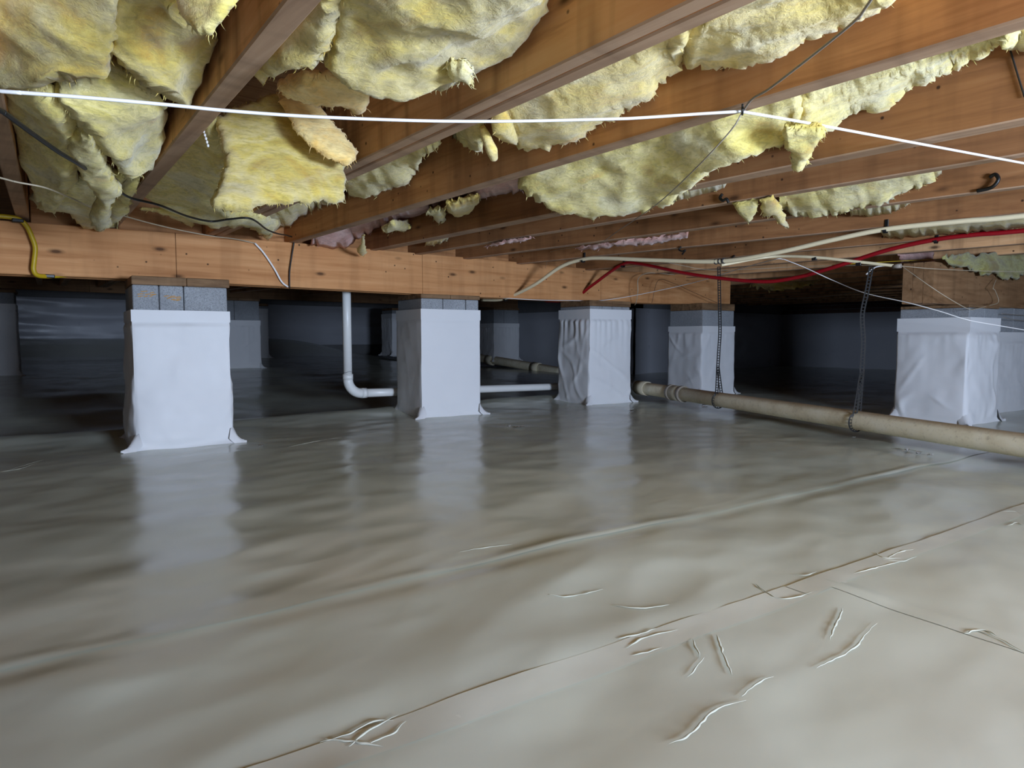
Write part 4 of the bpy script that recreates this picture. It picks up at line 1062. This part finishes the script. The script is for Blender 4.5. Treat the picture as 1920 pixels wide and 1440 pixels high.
batt('insulation_batt', 'grey white wisp of batt dangling over the joist below the white cable', [(1470,240,1.08),(1540,235,1.08),(1545,255,1.07),(1528,278,1.06),(1516,300,1.05),(1500,316,1.04),(1486,316,1.04),(1488,296,1.05),(1484,280,1.06),(1472,272,1.07)], 'yellow2', .03, .012, .9, 5, 2.2, 22, fibers=60)
batt('insulation_batt', 'small batt scrap at the top of the right edge', [(1893,68,rC),(1960,44,rC),(1960,96,D_),(1920,100,D_),(1900,96,D_),(1880,92,1.14)], 'yellow2', .05, .01, .8, 7, 1.6, 23, fibers=16)
batt('insulation_batt', 'pink batt squeezed between joists above the middle of the girder', [(960,344,rC),(800,392,rC),(700,420,rC),(600,447,rC),(585,458,1.095),(610,464,1.09),(650,466,1.09),(672,450,D_),(700,430,D_),(740,418,D_),(800,398,D_),(830,376,D_),(870,366,D_),(900,372,D_),(950,364,D_),(985,358,D_)], 'pink', .05, .008, .8, 7, 2.2, 24, fibers=50)
batt('insulation_batt', 'yellow clump of batt under the pink one, near the pale batt', [(838,378,1.115),(868,372,1.115),(896,366,1.11),(902,372,D_),(886,394,D_),(868,406,D_),(842,402,D_),(834,390,1.11)], 'yellow', .03, .01, 1.0, 5, 2.2, 25, fibers=24)
batt('insulation_batt', 'grey wisp beside the yellow clump', [(800,398,1.115),(826,388,1.115),(838,396,D_),(832,420,D_),(822,416,D_),(812,408,D_)], 'yellow2', .02, .006, .9, 4, 2.0, 26, fibers=30)
batt('insulation_batt', 'curled pale yellow scrap over the girder below the pink batt', [(716,428,1.105),(735,416,1.105),(766,415,D_),(771,428,D_),(758,436,D_),(738,434,D_),(724,440,D_)], 'yellow2', .03, .010, .8, 4, 1.6, 27, fibers=16)
batt('insulation_batt', 'tiny yellow tail of batt hanging over the girder top', [(678,442,1.10),(684,440,1.10),(684,460,1.075),(688,474,1.055),(682,480,1.05),(674,478,1.05),(668,466,1.065),(677,458,1.075)], 'yellow', .012, .005, .5, 3, 1.0, 28, fibers=10)
batt('insulation_batt', 'yellow fluff low between the doubled joist and the girder', [(790,452,rD),(842,444,rD),(838,452,E_),(815,460,E_),(796,462,E_)], 'yellow', .02, .005, .6, 4, 1.4, 29, fibers=14)
batt('insulation_batt', 'thin pale flap showing under the doubled joist', [(1262,370,rD),(1380,345,rD),(1360,352,E_),(1310,366,E_),(1270,376,E_),(1262,384,1.085),(1256,380,1.09)], 'yellow2', .02, .005, .5, 5, 1.2, 30, fibers=10)
# bay farther right
batt('insulation_batt', 'long pale yellow batt under the middle right joists', [(1480,378,rE),(1600,352,rE),(1690,334,rE),(1766,320,rE),(1762,328,F_),(1740,345,F_),(1700,358,F_),(1660,378,F_),(1610,392,F_),(1570,402,F_),(1520,408,F_),(1480,402,F_),(1462,388,1.09)], 'yellow2', .06, .018, 1.1, 6, 2.2, 31, fibers=60)
batt('insulation_batt', 'pointed yellow strip dangling left of the long pale batt', [(1425,374,1.09),(1450,370,1.09),(1466,388,1.08),(1478,430,1.05),(1462,420,1.055),(1450,402,1.07),(1432,408,1.065)], 'yellow', .02, .006, .6, 4, 1.6, 32, fibers=24)
batt('insulation_batt', 'white yellow triangle of batt hanging under a black clip', [(1374,383,1.09),(1422,376,1.09),(1418,396,1.07),(1406,420,1.05),(1396,412,1.055),(1384,398,1.07)], 'yellow2', .025, .010, .5, 5, 1.0, 33, fibers=10)
batt('insulation_batt', 'thin cream layer along the joist behind the long pale batt', [(1590,398,rF),(1720,382,rF),(1700,388,G_),(1660,402,G_),(1625,406,G_),(1595,404,G_)], 'yellow2', .02, .004, .6, 5, 1.6, 34, fibers=16)
batt('insulation_batt', 'flat yellow strip between the cream and red tubes', [(1652,438,rG),(1760,420,rG),(1930,408,rG),(1930,426,H_),(1850,434,H_),(1760,440,H_),(1690,446,H_),(1655,444,H_)], 'yellow', .04, .006, .7, 7, 1.6, 35, fibers=16)
batt('insulation_batt', 'pink fluff strip along the joist left of the cream tube', [(1080,466,1.095),(1160,452,1.095),(1240,444,1.095),(1290,436,1.095),(1288,446,1.085),(1230,458,1.085),(1160,462,1.085),(1105,470,1.085)], 'pink', .012, .004, .6, 5, 1.6, 36, fibers=30)
batt('insulation_batt', 'pink scrap on the doubled joist edge above the girder', [(905,462,1.09),(940,452,1.09),(1002,444,1.09),(996,450,1.08),(960,456,1.08),(910,464,1.08)], 'pink', .010, .003, .6, 4, 1.4, 37, fibers=16)
batt('insulation_batt', 'low yellow batt in the dark void below the red tube', [(1408,530,('y',3.6)),(1440,515,('y',3.5)),(1520,514,('y',3.3)),(1572,508,('y',3.1)),(1545,522,('y',3.1)),(1528,535,('y',3.1)),(1490,540,('y',3.2)),(1442,546,('y',3.4)),(1420,540,('y',3.5)),(1404,542,('y',3.6))], 'yellow', .06, .012, 1.0, 5, 2.2, 38, fibers=30)
batt('insulation_batt', 'pink and grey paper faced scrap above the dim girder end', [(1676,466,('y',1.75)),(1748,462,('y',1.7)),(1752,490,('y',1.65)),(1745,498,('y',1.65)),(1720,490,('y',1.68)),(1690,492,('y',1.7))], 'pink', .03, .006, .7, 5, 1.6, 39, fibers=16)
batt('insulation_batt', 'shade-darkened olive yellow batt over the dim girder end at right', [(1768,486,('y',1.36)),(1840,484,('y',1.34)),(1930,480,('y',1.28)),(1930,500,('y',1.27)),(1912,520,('y',1.27)),(1890,526,('y',1.28)),(1862,512,('y',1.30)),(1846,518,('y',1.31)),(1820,504,('y',1.33)),(1790,502,('y',1.35))], 'shade_olive', .06, .012, 1.0, 5, 2.2, 40, fibers=30)
bd = [at(374 + 16 * t_ ** .8, 227 + 46 * t_, y=2.02 - .03 * t_) for t_ in np.linspace(0, 1, 8)]
r = root('bead_strip', bd[-1], 'short white beaded strip dangling from the steep brown joist', 'strip')
obj('string', MB().tube(bd, .0008, 5), M['wirewhite'], r)
for q in bd: obj('bead', MB().tube([q + np.array([0, 0, .0045]), q + np.array([0, 0, .0025]), q - np.array([0, 0, .0025]), q - np.array([0, 0, .0045])], [.001, .0032, .0032, .001], 8, spline=False), M['wirewhite'], r)
# white flecks of cut plastic left on the floor
SCRAP = ['white plastic curl on the floor just right of the pleated pier', 'white plastic curl near the drain pipe coupling', 'left one of two plastic curls beside the brightest pier',
         'right one of two plastic curls beside the brightest pier', 'lone plastic curl in front of the beige drain pipe', 'first of three plastic curls at the right end of the long seam',
         'middle of three plastic curls at the right end of the long seam', 'last of three plastic curls at the right end of the long seam', 'plastic curl touching the right corner of the nearest pier',
         'plastic curl on the floor a little right of the nearest pier']
flecks = [(1183, 772, 5), (1322, 761, 6), (955, 801, 5), (975, 803, 8), (1600, 823, 4), (1700, 846, 7), (1722, 852, 9), (1744, 856, 6), (430, 822, 6), (490, 838, 5)]
for i, (px, py, sz) in enumerate(flecks):
    p = floor_pt(px, py); d = depth(p); L = sz * d / FPX; rg = random.Random(i); a_ = rg.uniform(-.5, .5)
    u = np.array([math.cos(a_), math.sin(a_), 0]); v = np.array([-u[1], u[0], 0])
    G = [[p + u * (s * L) + v * (t * L * .45) + np.array([0, 0, .004 + .010 * abs(math.sin(3 * s + t * 2 + i))]) for t in (-1, 0, 1)] for s in np.linspace(-1, 1, 5)]
    mb = MB(); mb.grid(np.array(G)); G2 = [[q - np.array([0, 0, .0015]) for q in row] for row in G]; mb.grid(np.array(G2), True, True)
    tag(obj('plastic_scrap', mb, M['wrap']), SCRAP[i], 'scrap', 'plastic scraps on the floor')
for o in bpy.data.objects:
    if '_loc' in o: del o['_loc']
